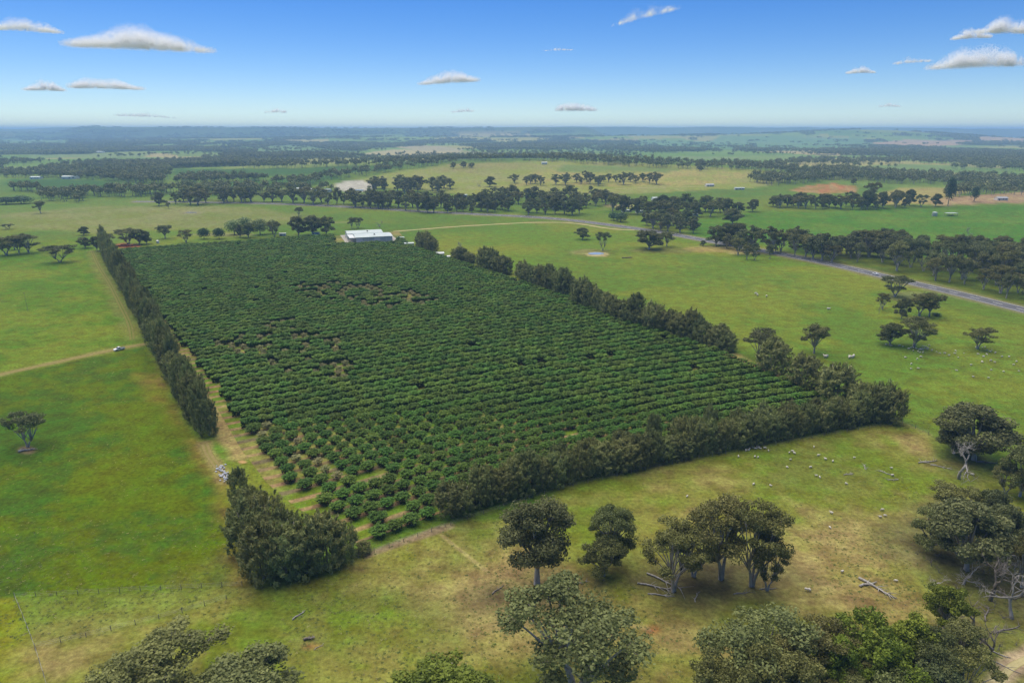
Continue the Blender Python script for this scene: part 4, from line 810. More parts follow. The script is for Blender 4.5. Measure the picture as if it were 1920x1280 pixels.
for P, n in (([(0, 334), (0, 322), (60, 324), (100, 314), (160, 310), (240, 309), (318, 311), (322, 330), (300, 346), (262, 346), (180, 338), (120, 335)], 620), ([(75, 378), (80, 368), (160, 368), (165, 376), (150, 380)], 24), ([(75, 362), (20, 358), (20, 354), (75, 356)], 14), ([(110, 368), (130, 360), (230, 360), (330, 358), (320, 366), (240, 370), (190, 370)], 60),
             ([(330, 366), (340, 356), (470, 352), (630, 358), (600, 363), (470, 368)], 80), ([(500, 346), (560, 338), (640, 328), (720, 316), (820, 304), (860, 300), (860, 306), (760, 318), (660, 334), (560, 352)], 130), ([(330, 338), (380, 332), (480, 334), (500, 340), (400, 344), (330, 346)], 90),
             ([(450, 318), (470, 311), (640, 309), (760, 304), (860, 296), (1000, 293), (1130, 300), (1260, 306), (1440, 310), (1500, 318), (1490, 326), (1400, 320), (1240, 316), (1120, 309), (1000, 302), (860, 303), (760, 310), (640, 314)], 420), ([(860, 296), (900, 286), (1060, 284), (1160, 294), (1140, 304), (1000, 297)], 170),
             ([(1400, 340), (1420, 330), (1500, 332), (1560, 330), (1620, 332), (1660, 340), (1560, 338), (1500, 346), (1450, 350)], 110), ([(1500, 334), (1560, 322), (1660, 324), (1800, 332), (1930, 338), (1930, 360), (1850, 356), (1820, 350), (1700, 346), (1600, 340)], 330), ([(1770, 372), (1780, 358), (1930, 352), (1930, 366), (1850, 366)], 60), ([(1780, 318), (1930, 322), (1930, 312), (1800, 308)], 60), ([(1480, 324), (1540, 318), (1640, 322), (1620, 328), (1500, 330)], 60),
             ([(1440, 310), (1500, 300), (1700, 300), (1930, 300), (1930, 311), (1700, 308), (1560, 310)], 380), ([(920, 270), (1060, 262), (1200, 268), (1250, 276), (1240, 290), (1000, 284)], 300)):
    mass.append(ground_pts(P, int(n * 1.7)))
q = []
uv = np.stack([rng.uniform(-140, 2060, 100000), 248 + 74 * rng.random(100000) ** .85], 1)
dv = np.array([ray(*k) for k in uv]); tt = -(CAM_H - 6) / np.minimum(dv[:, 2], -1e-4); gx = dv[:, 0] * tt; gy = dv[:, 1] * tt
wn = wood_noise(gx, gy); sp = (hsh(np.floor(gx / 3).astype(int), np.floor(gy / 3).astype(int), 5) < .09)
inpad = np.zeros(len(gx), bool)
for P, a, b, soft, amt, ch, lo, hi in PAD:
    if amt >= .9 and soft in (14, 12): inpad |= inside(gx, gy, pxl(P))
kp = ((wn > .004) | (sp & (wn > -.10))) & (np.hypot(gx, gy) > 2050) & (np.hypot(gx, gy) < 10500) & (~inpad | (sp & (hsh(np.floor(gx).astype(int), np.floor(gy).astype(int), 9) < .75)))
gx, gy = gx[kp], gy[kp]; fp = np.stack([gx, gy, H(gx, gy)], 1)
def woods(pts, nm, lab):
    d = np.hypot(pts[:, 0], pts[:, 1]); n = len(pts)
    ix = np.where(d > 3600, rng.integers(3, 5, n), rng.integers(0, 3, n)); s = rng.uniform(.75, 1.25, n)
    scatter(nm, lab, pts, np.stack([s * rng.uniform(.9, 1.2, n), s * rng.uniform(.9, 1.2, n), s], 1), rng.uniform(0, 6.28, n), ix, LO, 'woodland')
woods(np.concatenate(mass), 'woodland', 'dark belts and masses of gum woodland around the low hill')
woods(fp, 'far_woodland', 'blue-green patchwork of distant woods and scattered trees')

# ------------------------------------------------------------------ buildings
M['zinc'] = noise_mat('pale_zinc_roof', (.46, .52, .49), (.40, .46, .43), .12, .5, .3)
M['shed_wall'] = noise_mat('pale_green_steel_wall', (.36, .42, .39), (.44, .50, .46), .2, .55, .35)
M['shed_white'] = mat('white_steel', (.60, .62, .60), .5)
M['cream'] = mat('cream_wall', (.62, .58, .50), .8); M['dark'] = mat('dark_opening', (.03, .035, .035), .4)
M['galv'] = mat('galvanised_steel', (.42, .44, .45), .35, .5, .6); M['concrete'] = noise_mat('concrete', (.46, .44, .40), (.36, .34, .31), .8)
M['glass'] = mat('window_glass', (.04, .05, .06), .08, .6); M['red_roof'] = mat('dull_red_roof', (.28, .10, .07), .7); M['grey_roof'] = mat('grey_roof', (.34, .35, .36), .6)
M['white_paint'] = mat('white_car_paint', (.80, .80, .80), .25, .5); M['tyre'] = mat('black_rubber', (.02, .02, .02), .85); M['post'] = noise_mat('grey_post', (.14, .13, .11), (.24, .22, .19), 2)
M['wire'] = mat('fence_wire', (.22, .22, .22), .5, .4, .5)
def one_box(name, a, b, m, parent, bev=0):
    mb = MB(); mb.box(a, b); return link(name, mb.mesh(name, m), parent)
def gable(root, name, x0, x1, y0, y1, h, rh, t, m, over=.5):
    """two roof slopes, ridge along x, butted at the ridge"""
    mb = MB(); ym = (y0 + y1) / 2
    for sgn, ye in ((-1, y0 - over), (1, y1 + over)):
        V = [(x0 - over, ye, h), (x1 + over, ye, h), (x1 + over, ym, h + rh), (x0 - over, ym, h + rh)]
        V = V + [(a, b, c + t) for a, b, c in V]
        mb.add(V, [(0, 3, 2, 1), (4, 5, 6, 7), (0, 1, 5, 4), (1, 2, 6, 5), (2, 3, 7, 6), (3, 0, 4, 7)])
    return link(name, mb.mesh(name, m), root)
def walls(root, x0, x1, y0, y1, h, rh, m, name='wall'):
    ym = (y0 + y1) / 2; mb = MB()
    V = [(x0, y0, 0), (x1, y0, 0), (x1, y1, 0), (x0, y1, 0), (x0, y0, h), (x1, y0, h), (x1, y1, h), (x0, y1, h), (x0, ym, h + rh), (x1, ym, h + rh)]
    mb.add(V, [(0, 1, 5, 4), (2, 3, 7, 6), (1, 2, 6, 5), (3, 0, 4, 7)], [(5, 6, 9), (7, 4, 8)])
    return link(name, mb.mesh(name, m), root)
a = px(668, 456); b = px(736, 452.5); c = px(640, 441)
ang = math.atan2(b[1] - a[1], b[0] - a[0]); W_ = float(np.hypot(*(b - a)[:2])); D_ = 24.
sh = tag(link('packing_shed', None, None, a, ang), 'large pale green steel shed with two long roofs at the far end of the orchard', 'shed')
H1 = 5.0
walls(sh, 0, W_, 0, D_, H1, 1.2, M['shed_wall']); gable(sh, 'roof', 0, W_, 0, D_, H1 + .02, 1.25, .15, M['zinc'])
walls(sh, -5, W_ - 5, D_ + .4, D_ + 22, H1 + .2, 1.2, M['shed_wall']); gable(sh, 'roof', -5, W_ - 5, D_ + .4, D_ + 22, H1 + .25, 1.25, .15, M['zinc'], .3)
for i in range(6):
    x = .6 + i * (W_ - 1.2) / 6
    d = one_box('roller_door', (x + .25, -.08, .05), (x + (W_ - 1.2) / 6 - .25, -.02, 4.3), M['shed_wall' if i % 3 else 'shed_white'], sh)
for i in range(7):
    x = .3 + i * (W_ - .6) / 6; one_box('wall_post', (x - .12, -.14, 0), (x + .12, -.005, H1), M['shed_white'], sh)
one_box('roof_vent', (W_ * .52, D_ * .30, H1 + .6), (W_ * .52 + 1.3, D_ * .30 + 1.3, H1 + 1.8), M['dark'], sh); one_box('roof_vent', (W_ * .42, D_ + 6, H1 + .7), (W_ * .42 + 1.2, D_ + 7.2, H1 + 1.9), M['dark'], sh)
one_box('loading_door', (-.07, 3, 0), (-.01, 9, 4.6), M['dark'], sh); one_box('loading_door', (-.07, 13, 0), (-.01, 19, 4.6), M['shed_white'], sh)
one_box('canopy', (-5.6, 1, 4.7), (-.05, D_ - 1, 4.9), M['shed_white'], sh); 
for y in (1.3, 12.5, D_ - 1.3): one_box('canopy_post', (-5.5, y - .1, 0), (-5.3, y + .1, 4.7), M['shed_white'], sh)
ap = MB(); ap.box((-9, -2.5, -.3), (W_ + 6, D_ + 32, .06)); o = link('shed_apron', ap.mesh('shed_apron', M['concrete']), None, a, ang); tag(o, 'pale concrete yard under the packing shed', kind='structure')
def small_shed(u, v, wd, dp, h, rh, wm, rm, lab, rz=ang, nm='farm_shed', cat='shed', door=True):
    p = px(u, v); o = tag(link(nm, None, None, p, rz), lab, cat); x0, x1 = -wd / 2, wd / 2
    walls(o, x0, x1, 0, dp, h, rh, M[wm]); gable(o, 'roof', x0, x1, 0, dp, h + .02, rh + .03, .12, M[rm], .35)
    if door:
        one_box('door', (x0 + wd * .15, -.07, 0), (x0 + wd * .15 + 1.2, -.01, min(2.1, h * .8)), M['dark'], o)
        for k in (.5, .75): one_box('window', (x0 + wd * k, -.07, h * .4), (x0 + wd * k + wd * .12, -.01, h * .75), M['glass'], o)
    return o
small_shed(752, 450.5, 6, 3, 2.6, .3, 'shed_white', 'zinc', 'small white hut between the shed and the first she-oak clump', ang)
small_shed(768, 462.5, 8, 6, 2.8, .4, 'shed_wall', 'zinc', 'low pale hut beside the first she-oak clump', ang)
small_shed(832, 485.5, 11, 4, 1.7, .5, 'shed_white', 'shed_white', 'white covered stack beside the second she-oak clump', ang, 'covered_stack', 'stack', False)
small_shed(826, 481, 6, 4, 2.4, 1.0, 'shed_white', 'shed_white', 'taller white covered mound behind the covered stack', ang, 'covered_stack', 'stack', False)
small_shed(1332, 350, 14, 9, 3, 1.6, 'cream', 'grey_roof', 'grey-roofed farmhouse on the hillside among dark trees', .1, 'farmhouse', 'house')
small_shed(1387, 356, 16, 6, 3, .8, 'cream', 'zinc', 'long pale farm shed right of the farmhouse', .05)
small_shed(1232, 376, 12, 8, 3.2, 1.4, 'shed_white', 'zinc', 'white-roofed house half hidden in the belt', .2, 'farmhouse', 'house')
for u, wd in ((1176, 12), (1200, 9), (1248, 7), (1302, 9)): small_shed(u, 398 + (u - 1176) * .06, wd, 6, 2.6, .5, 'shed_white', 'zinc', {1176: 'longest white hut behind the belt by the bend', 1200: 'second white hut behind the belt by the bend', 1248: 'small white hut under the middle of the belt', 1302: 'white hut under the right part of the belt'}[u], .1)
small_shed(866, 368.5, 16, 5, 2.4, .6, 'shed_white', 'zinc', 'white roof just below the grove at the foot of the hill', .05)
small_shed(65, 336, 20, 12, 4, 1.4, 'shed_white', 'zinc', 'left one of two white roofs at the top of the far vineyard', .0); small_shed(129, 336, 30, 14, 5, 1.6, 'shed_white', 'zinc', 'larger right one of two white roofs above the far vineyard', .0)
small_shed(391, 336, 10, 8, 4, 1.4, 'shed_white', 'zinc', 'small white shed in the pale field by the far wood', .1); small_shed(592, 441, 7, 4, 2.4, .4, 'shed_white', 'zinc', 'white hut under the dark trio of gums', .1); small_shed(530, 442.5, 6, 3, 2.4, .3, 'shed_white', 'zinc', 'white hut at the right end of the willows', .1)
small_shed(1021, 308.5, 12, 7, 4, 1.4, 'shed_white', 'zinc', 'tiny white shed alone on the hill crest', .1); small_shed(1880, 376, 14, 8, 3, 1.5, 'cream', 'grey_roof', 'pale house in the farm garden near the right edge', .0, 'farmhouse', 'house')
small_shed(478, 295.5, 34, 20, 6, 2, 'shed_white', 'zinc', 'white shed in the hazy far fields left of its neighbour', .0); small_shed(518, 294, 24, 16, 6, 2, 'shed_white', 'zinc', 'white shed in the hazy far fields right of its neighbour', .0); small_shed(180, 287, 60, 24, 6, 2, 'shed_white', 'zinc', 'long pale shed in the hazy fields far left', .0)
for i, (u, v, c) in enumerate(((560, 358, 'left'), (585, 359, 'middle'), (612, 360, 'right'))): small_shed(u, v, 14, 9, 3.6, 1.2, 'shed_white', 'zinc', 'white shed %s of three left of the pale dam' % c if c != 'middle' else 'middle white shed of three left of the pale dam', .0)
# pump hut, tank, open shelter
p = px(296, 456); t_ = tag(link('water_tank', None, None, p), 'small white tank on the far edge of the orchard', 'tank'); mb = MB(); mb.tube([(0, 0, 0), (0, 0, 2.4)], [1.3, 1.3], 16); link('shell', mb.mesh('shell', M['shed_white']), t_); mb = MB(); mb.tube([(0, 0, 2.4), (0, 0, 2.8)], [1.4, .3], 16); link('lid', mb.mesh('lid', M['galv']), t_)
p, h = top_h(1752, 405, 396); t_ = tag(link('water_tank', None, None, p), 'grey water tank beside the open shelter on the green field', 'tank'); mb = MB(); mb.tube([(0, 0, 0), (0, 0, 4.2)], [2.9, 2.9], 20); link('shell', mb.mesh('shell', M['galv'])  , t_); mb = MB(); mb.tube([(0, 0, 4.2), (0, 0, 4.9)], [3.0, .4], 20); link('lid', mb.mesh('lid', M['zinc']), t_)
for k in range(3): mb = MB(); mb.tube([(2.95 * math.cos(q), 2.95 * math.sin(q), .9 + k * 1.2) for q in np.linspace(0, 6.283, 21)], .06, 4, cap=False); link('hoop', mb.mesh('hoop', M['galv']), t_)
p = px(1783, 404.5); t_ = tag(link('open_shelter', None, None, p, .05), 'open-sided shelter with a pale flat roof beside the water tank', 'shelter')
one_box('roof', (-6.5, -3, 3.0), (6.5, 4, 3.25), M['zinc'], t_)
for x in (-6, 0, 6):
    for y in (-2.6, 3.6): one_box('post', (x - .12, y - .12, 0), (x + .12, y + .12, 3.0), M['post'], t_)
one_box('feed_trough', (-4, 0, .3), (3, 1, .9), M['dark'], t_)
def pole(u, vb, h, lab, th=1.):
    p = px(u, vb); o = tag(link('power_pole', None, None, p, 0, (th, th, 1)), lab, 'pole'); mb = MB(); mb.tube([(0, 0, -.5), (0, 0, h)], [.17, .12], 7); link('pole', mb.mesh('pole', M['post']), o); one_box('crossarm', (-1.1, -.07, h - .7), (1.1, .07, h - .52), M['post'], o)
pole(248, 483, 13, 'thin pole standing in the far left corner of the orchard'); pole(1163, 416, 9, 'power pole in front of the dark shrubs by the highway'); pole(52, 582, 11, 'thin pole standing in the middle of the left paddock', .45)
# red machinery bins at the far corner
mb = MB(); mb.box((-7, -1.2, .1), (7, 1.2, 1.3)); mb.box((-7.2, -1.3, 1.31), (7.2, 1.3, 1.45)); mb.box((-3, -1.1, 1.46), (2.5, 1.1, 2.3))
M['rust'] = noise_mat('rust_red_paint', (.30, .09, .05), (.40, .15, .09), 1.2); tag(link('fruit_bins', mb.mesh('fruit_bins', M['rust']), None, px(234, 462), .2), 'rust-red stacked bins at the far left corner of the orchard', 'bins')

# ------------------------------------------------------------------ vehicles
def car(name, lab, p, rz, ute=False):
    o = tag(link(name, None, None, p, rz), lab, 'car')
    prof = [(-2.35, .38), (-2.4, .95), (-2.15, 1.02), (-1.95 if not ute else -.55, 1.06), (-1.55 if not ute else -.45, 1.62), (-.1, 1.72), (.45, 1.68), (1.15, 1.10), (2.15, .98), (2.4, .72), (2.4, .36)]
    if ute: prof[3] = (-.5, 1.04)
    n = len(prof); V = []; wds = [.86, .90, .90, .88, .68, .66, .66, .84, .84, .84, .82]
    for s in (-1, 1): V += [(x, s * w_, z) for (x, z), w_ in zip(prof, wds)]
    mb = MB(); mb.add(V, [(i, i + 1, n + i + 1, n + i) for i in range(n - 1)] + [(n - 1, 0, n, 2 * n - 1)])
    for s, f in ((0, 1), (n, -1)):
        q = list(range(n)); T = [(0, 1, 10), (1, 2, 10), (2, 8, 10), (8, 9, 10), (2, 3, 8), (3, 7, 8), (3, 4, 7), (4, 5, 7), (5, 6, 7)]
        mb.add([V[s + k] for k in q], None, [t if f > 0 else t[::-1] for t in T])
    link('body', mb.mesh('body', M['white_paint']), o)
    g = MB()
    wx0 = -1.5 if not ute else -.42
    for s in (-1, 1): g.add([(wx0 + .05, s * .875, 1.12), (.98, s * .86, 1.12), (.42, s * .69, 1.60), (wx0 + .2, s * .70, 1.56)], [(0, 1, 2, 3)])
    link('side_window', g.mesh('side_window', M['glass']), o)
    g = MB(); g.add([(1.13, -.74, 1.15), (1.13, .74, 1.15), (.52, .60, 1.66), (.52, -.60, 1.66)], [(0, 1, 2, 3)]); link('windscreen', g.mesh('windscreen', M['glass']), o)
    g = MB(); x = -1.98 if not ute else -.58; g.add([(x, -.74, 1.12), (x, .74, 1.12), (x + .38, .60, 1.58), (x + .38, -.60, 1.58)], [(0, 1, 2, 3)]); link('rear_window', g.mesh('rear_window', M['glass']), o)
    for x in (-1.45, 1.45):
        for s in (-1, 1):
            g = MB(); g.tube([(x, s * .72, .36), (x, s * .93, .36)], [.36, .36], 14); wl = link('wheel', g.mesh('wheel', M['tyre']), o); g = MB(); g.tube([(x, s * .925, .36), (x, s * .945, .36)], [.2, .2], 10); link('rim', g.mesh('rim', M['galv']), wl)
    if ute: one_box('tray_floor', (-2.3, -.78, 1.0), (-.62, .78, 1.075), M['dark'], o)
    for s in (-1, 1): one_box('headlight', (2.37, s * .62 - .16, .72), (2.415, s * .62 + .16, .88), M['shed_white'], o)
    for s in (-1, 1): one_box('tail_light', (-2.425, s * .74 - .1, .7), (-2.38, s * .74 + .1, .95), M['red_roof'], o)
p = px(224, 656.5); q = px(272, 645); p[2] += .05; car('parked_ute', 'white utility parked on the dirt track beside the left windbreak', p, math.atan2(q[1] - p[1], q[0] - p[0]) + math.pi, True)
k = np.argmin(np.hypot(hwL[:, 0] - px(1610, 517.5)[0], hwL[:, 1] - px(1610, 517.5)[1])); tv = hwL[k + 1] - hwL[k]; nv = np.array([-tv[1], tv[0]]) / np.linalg.norm(tv)
pp = hwL[k] + nv * 1.8 * (1 if nv @ (-hwL[k]) > 0 else -1); car('passing_car', 'white car driving along the highway', (pp[0], pp[1], float(H(*pp)) + .08), math.atan2(tv[1], tv[0]))

# ------------------------------------------------------------------ sheep
def sheep_mesh(seed, graze):
    r_ = np.random.default_rng(seed); mb = MB()
    P = [(-.62, 0, .66), (-.55, 0, .70), (-.35, 0, .72), (0, 0, .71), (.32, 0, .73), (.50, 0, .76), (.60, 0, .78)] + ([(.70, 0, .62), (.80, 0, .38), (.90, 0, .16), (.98, 0, .08)] if graze else [(.70, 0, .90), (.78, 0, 1.0), (.90, 0, .98), (1.02, 0, .90)])
    mb.tube(P, [.10, .26, .34, .36, .33, .26, .20, .15, .12, .10, .05], 10)
    for x in (-.38, .36):
        for s in (-1, 1): mb.tube([(x, s * .17, .5), (x + .02, s * .17, .28), (x, s * .17, 0)], [.10, .055, .05], 6)
    hx, hz = (.84, .30) if graze else (.80, 1.03)
    for s in (-1, 1): mb.tube([(hx, s * .08, hz), (hx - .05, s * .22, hz - .02)], [.04, .02], 4)
    return mb.mesh('sheep', M['fleece'], True)
M['fleece'] = noise_mat('fleece', (.50, .46, .38), (.66, .62, .53), 6, .95, .05)
SM = [sheep_mesh(1, True), sheep_mesh(2, False), sheep_mesh(3, True)]
def flock(pts, lab, group, sc=.66):
    for u, v in pts:
        p = px(u, v); tag(link('sheep', SM[random.randrange(3)], None, p, random.uniform(0, 6.28), sc * random.uniform(.85, 1.12)), lab, 'sheep', group)
F1 = [(352, 155), (480, 158), (505, 160), (410, 105), (432, 105), (465, 85), (485, 92), (497, 80), (525, 93), (557, 88), (587, 107), (750, 124), (777, 115), (791, 130), (760, 178), (733, 238), (943, 78), (977, 146), (1033, 175), (1090, 192), (1257, 163), (915, 240), (962, 304), (988, 315), (1195, 366), (470, 372), (603, 382), (1550, 245), (1555, 303), (1080, 597), (1480, 571), (1462, 628), (1498, 618), (1068, 710), (440, 95), (512, 84)]
flock([(1300 + a / 4.174, 820 + b / 4.174) for a, b in F1] + [(1288, 932)], 'pale sheep grazing in the paddock below the near windbreak', 'sheep in the near paddock')
flock([(1579, 1073)], 'single sheep on the bare ground left of the fallen log', None); flock([(1512, 1107), (1518, 1107)], 'one of two sheep close together right of the gum group', 'two sheep close together'); flock([(1680, 1090)], 'single sheep on the bare ground right of the fallen log', None); flock([(1823, 891)], 'single sheep behind the dead white tree', None)
F2 = [(615, 1045), (660, 1055), (740, 1055), (770, 1065), (825, 1085), (850, 1075), (880, 1070), (915, 1110), (935, 1085), (940, 1095), (950, 1080), (965, 1062), (985, 1070), (1000, 1090), (1045, 1100), (1090, 1115), (1120, 1128), (1170, 1128), (1210, 1148), (1260, 1130), (1270, 1105), (1295, 1168), (1350, 1128), (1465, 1070), (1525, 1075), (1548, 1070), (1565, 1100), (1595, 1112), (1612, 1100), (1648, 1122), (1485, 1137), (1565, 1138), (1532, 1158), (1520, 1203), (1605, 1195), (1710, 1160), (1778, 1160), (1850, 1207), (908, 1183), (940, 1162), (797, 1168), (868, 1105), (890, 1050), (935, 1118), (960, 1120), (1020, 1050), (870, 1075), (900, 1085), (925, 1095), (955, 1095), (975, 1085), (1010, 1078)]
F3 = [(1285, 760), (1325, 785), (1283, 787), (1620, 765), (1735, 793), (1805, 803), (1890, 800), (1860, 763), (1685, 750), (1733, 740), (1755, 750), (1690, 718), (1540, 797), (1720, 838), (1632, 832), (1835, 720), (1795, 718), (1875, 745), (1250, 722), (1340, 720)]
flock([(1540 + a / 5.053, 440 + b / 5.053) for a, b in F2] + [(1280 + a / 3, 430 + b / 3) for a, b in F3], 'white sheep of the flock scattered under the right paddock gums', 'flock in the right paddock', .66)
flock([(1547, 671), (1549, 670), (1592, 672), (1600, 670), (1595, 671)], 'white sheep by the fan-shaped gum', 'sheep by the fan-shaped gum', 1.3); flock([(1417, 552), (1420, 555), (1437, 557), (1553, 581)], 'white sheep far up the right paddock', 'sheep far up the right paddock', 1.3)

# ------------------------------------------------------------------ fallen wood, pile, fences, ponds
def fallen(u, v, L, rz, lab, mt='dead', seed=0, nb=5, nm='fallen_log', r=.28, cat='log'):
    r_ = np.random.default_rng(seed); p = px(u, v); o = tag(link(nm, None, None, p, rz), lab, cat); mb = MB()
    P = [(-L / 2, 0, r), (-L / 4, .2, r * 1.05), (0, 0, r), (L / 4, -.15, r * 1.1), (L / 2, .1, r)]; mb.tube(P, [r, r * .95, r * .8, r * .6, r * .35], 8); link('trunk', mb.mesh('trunk', M[mt], True), o)
    for i in range(nb):
        x = r_.uniform(-L * .45, L * .5); a = r_.uniform(.4, 1.2) * (1 if i % 2 else -1); l = L * r_.uniform(.22, .45); mb = MB(); e = np.array([x + math.cos(a) * l, math.sin(a) * l, r * r_.uniform(.4, 3.2)])
        m_ = np.array([x, 0, r]) * .5 + e * .5 + [0, 0, r * r_.uniform(0, 1.6)]; mb.tube(bez(np.array([x, 0, r]), m_, e, 5), np.linspace(r * .4, r * .12, 5), 5); link('bough', mb.mesh('bough', M[mt], True), o)
fallen(1645, 1104, 9, -1.0, 'grey fallen log with broken boughs on the bare ground', 'dead', 1, 7, r=.3); fallen(1628, 1096, 5, .3, 'smaller bleached log lying against the fallen one', 'dead', 8, 4)
fallen(561, 1153, 3.6, 1.0, 'short bleached branch lying alone on the near grass', 'dead', 2, 2, 'fallen_branch', .16, 'branch'); fallen(934, 1105, 4.2, .9, 'dark fallen branch on the grey patch by the large gum', 'dark_dead', 3, 3, 'fallen_branch', .14, 'branch')
fallen(1245, 1090, 9, -.7, 'long pale dead bough beneath the leaning gum', 'dead', 4, 8, 'fallen_bough', .22, 'branch'); fallen(1228, 1100, 8, -.3, 'bleached dead bough left of the leaning gum', 'dead', 5, 9, 'fallen_bough', .2, 'branch'); fallen(1240, 1116, 6, -.15, 'low dead bough in front of the leaning gum', 'dead', 6, 6, 'fallen_bough', .16, 'branch')
fallen(1107, 1042, 6, .8, 'bleached dead bough left of the low bushy gum', 'dead', 7, 8, 'fallen_bough', .18, 'branch'); fallen(1090, 1092, 3, .3, 'small pale pile of sticks right of the large gum', 'dead', 9, 6, 'stick_pile', .12, 'sticks'); fallen(1305, 1120, 3.2, 1.2, 'pale forked stick in front of the gum group', 'dead', 10, 3, 'fallen_branch', .14, 'branch')
fallen(1390, 1112, 4, .2, 'scatter of grey sticks below the forked gum', 'dead', 11, 7, 'stick_pile', .12, 'sticks'); fallen(1440, 1104, 4, .1, 'fallen branch at the foot of the small slender gum', 'dead', 12, 3, 'fallen_branch', .12, 'branch')
for i, (a_, b_, l_) in enumerate(((1215, 288, 'grey heap of sticks nearest the sheep in the paddock'), (1342, 233, 'grey heap of sticks furthest up the paddock'), (1495, 275, 'grey heap of sticks nearest the domed gum'), (1560, 332, 'smallest grey heap of sticks in the paddock'))): fallen(1300 + a_ / 4.174, 820 + b_ / 4.174, 3.6, .3 + i, l_, 'dead', 20 + i, 9, 'stick_pile', .13, 'sticks')
fallen(1740, 866, 7, .2, 'bleached boughs on the ground left of the dead white tree', 'dead', 30, 8, 'fallen_bough', .2, 'branch'); fallen(1762, 875, 5, -.5, 'grey boughs in front of the domed gum', 'dead', 31, 8, 'fallen_bough', .16, 'branch'); fallen(1850, 868, 6, -.2, 'dark fallen log in the shade right of the dead white tree', 'dark_dead', 32, 3, r=.3)
fallen(580, 1198, 2.2, .4, 'dark burnt stump with sticks beside the orange earth', 'dark_dead', 33, 7, 'burnt_stump', .3, 'stump'); fallen(598, 1212, 2.4, .9, 'thin pale stick beside the orange earth', 'dead', 34, 1, 'fallen_branch', .07, 'branch')
fallen(50, 845, 4.5, .5, 'torn pale root mass below the old left paddock gum', 'dead', 35, 8, 'root_mass', .35, 'roots'); fallen(1885, 1250, 5, -.8, 'pale stick lying across the sandy track', 'dead', 36, 3, 'fallen_branch', .1, 'branch'); fallen(1872, 1226, 4, -.6, 'short pale log near the foot of the dark leaning dead tree', 'dead', 37, 2, 'fallen_branch', .14, 'branch')
fallen(1176, 484, 9, .1, 'dark fallen trunk in the paddock by the highway', 'dark_dead', 38, 6, r=.4); fallen(1850, 1150, 6, .9, 'grey fallen bough in the dry scrub below the leafless tree', 'dark_dead', 39, 8, 'fallen_bough', .16, 'branch'); fallen(1890, 1180, 7, .3, 'brown fallen bough right of the dark leaning dead tree', 'dark_dead', 40, 8, 'fallen_bough', .16, 'branch'); fallen(1800, 1120, 5, 1.4, 'pale fallen bough below the dead tree top in the scrub', 'dead', 41, 8, 'fallen_bough', .14, 'branch')
# white rubble heap by the path
p0, p1 = px(411, 872), px(427, 903); ha = math.atan2(p1[1] - p0[1], p1[0] - p0[0]); Lh = float(np.hypot(*(p1 - p0)[:2]))
hp = tag(link('bag_heap', None, None, p0, ha), 'long heap of white bags and rubbish beside the bare path', 'heap'); mb = [MB(), MB(), MB()]
M['white_bag'] = noise_mat('white_bags', (.36, .37, .39), (.50, .50, .50), 3, .5, .3); M['blue_grey'] = noise_mat('grey_bags', (.30, .33, .38), (.46, .48, .52), 3, .5, .3)
for i in range(60):
    x = random.uniform(0, Lh); y = random.gauss(0, .75); s = random.uniform(.25, .55); z = .15 + .8 * max(0, 1 - abs(y) / 1.3) * random.random(); m_ = MB(); u = np.array([(0, 0, -1), (1, 0, -.3), (.2, 1, -.2), (-.9, .3, -.3), (-.3, -1, -.2), (.7, .6, .4), (-.6, .7, .5), (-.5, -.7, .4), (.7, -.6, .5), (0, 0, 1)]) * [s, s * .8, s * .6] * random.uniform(.8, 1.2)
    m_.add(u + [x, y, z], None, [(0, 2, 1), (0, 3, 2), (0, 4, 3), (0, 1, 4), (1, 2, 5), (2, 6, 5), (2, 3, 6), (3, 7, 6), (3, 4, 7), (4, 8, 7), (4, 1, 8), (1, 5, 8), (5, 6, 9), (6, 7, 9), (7, 8, 9), (8, 5, 9)])
    link('bag', m_.mesh('bag', M['white_bag'] if i % 3 else M['blue_grey']), hp)
# fences
def fence(P, lab, step=4.5, wires=3, h=1.2):
    L = resample(pxl(P)[:, :2], step); z = H(L[:, 0], L[:, 1]); o = tag(link('wire_fence', None, None, (L[0, 0], L[0, 1], z[0])), lab, 'fence'); pm = MB(); pm.tube([(0, 0, -.3), (0, 0, h + .1)], [.075, .06], 6); me = pm.mesh('post', M['post'])
    for q, zz in zip(L, z): link('post', me, o, (q[0] - L[0, 0], q[1] - L[0, 1], zz - z[0]), random.uniform(0, 6), (1, 1, random.uniform(.85, 1.15)))
    for k in range(wires):
        w_ = MB(); w_.tube([(q[0] - L[0, 0], q[1] - L[0, 1], zz - z[0] + h * (k + 1) / wires) for q, zz in zip(L, z)], .012, 3, cap=False); link('wire', w_.mesh('wire', M['wire']), o)
fence([(28, 1120), (130, 1115), (250, 1108), (360, 1103), (470, 1097)], 'wire fence between the bright green paddock and the dull strip'); fence([(66, 1215), (150, 1197), (240, 1174), (330, 1152), (460, 1112)], 'wire fence slanting across the dull grass in the bottom left'); fence([(28, 1120), (48, 1168), (66, 1215), (86, 1278), (100, 1330)], 'wire fence running down to the bottom left edge')
fence([(480, 1100), (600, 1070), (700, 1036), (845, 984)], 'wire fence along the corner clump and the gap', 4); fence([(845, 984), (1060, 914), (1280, 866), (1480, 829), (1690, 792), (1745, 815)], 'wire fence along the near windbreak', 5)
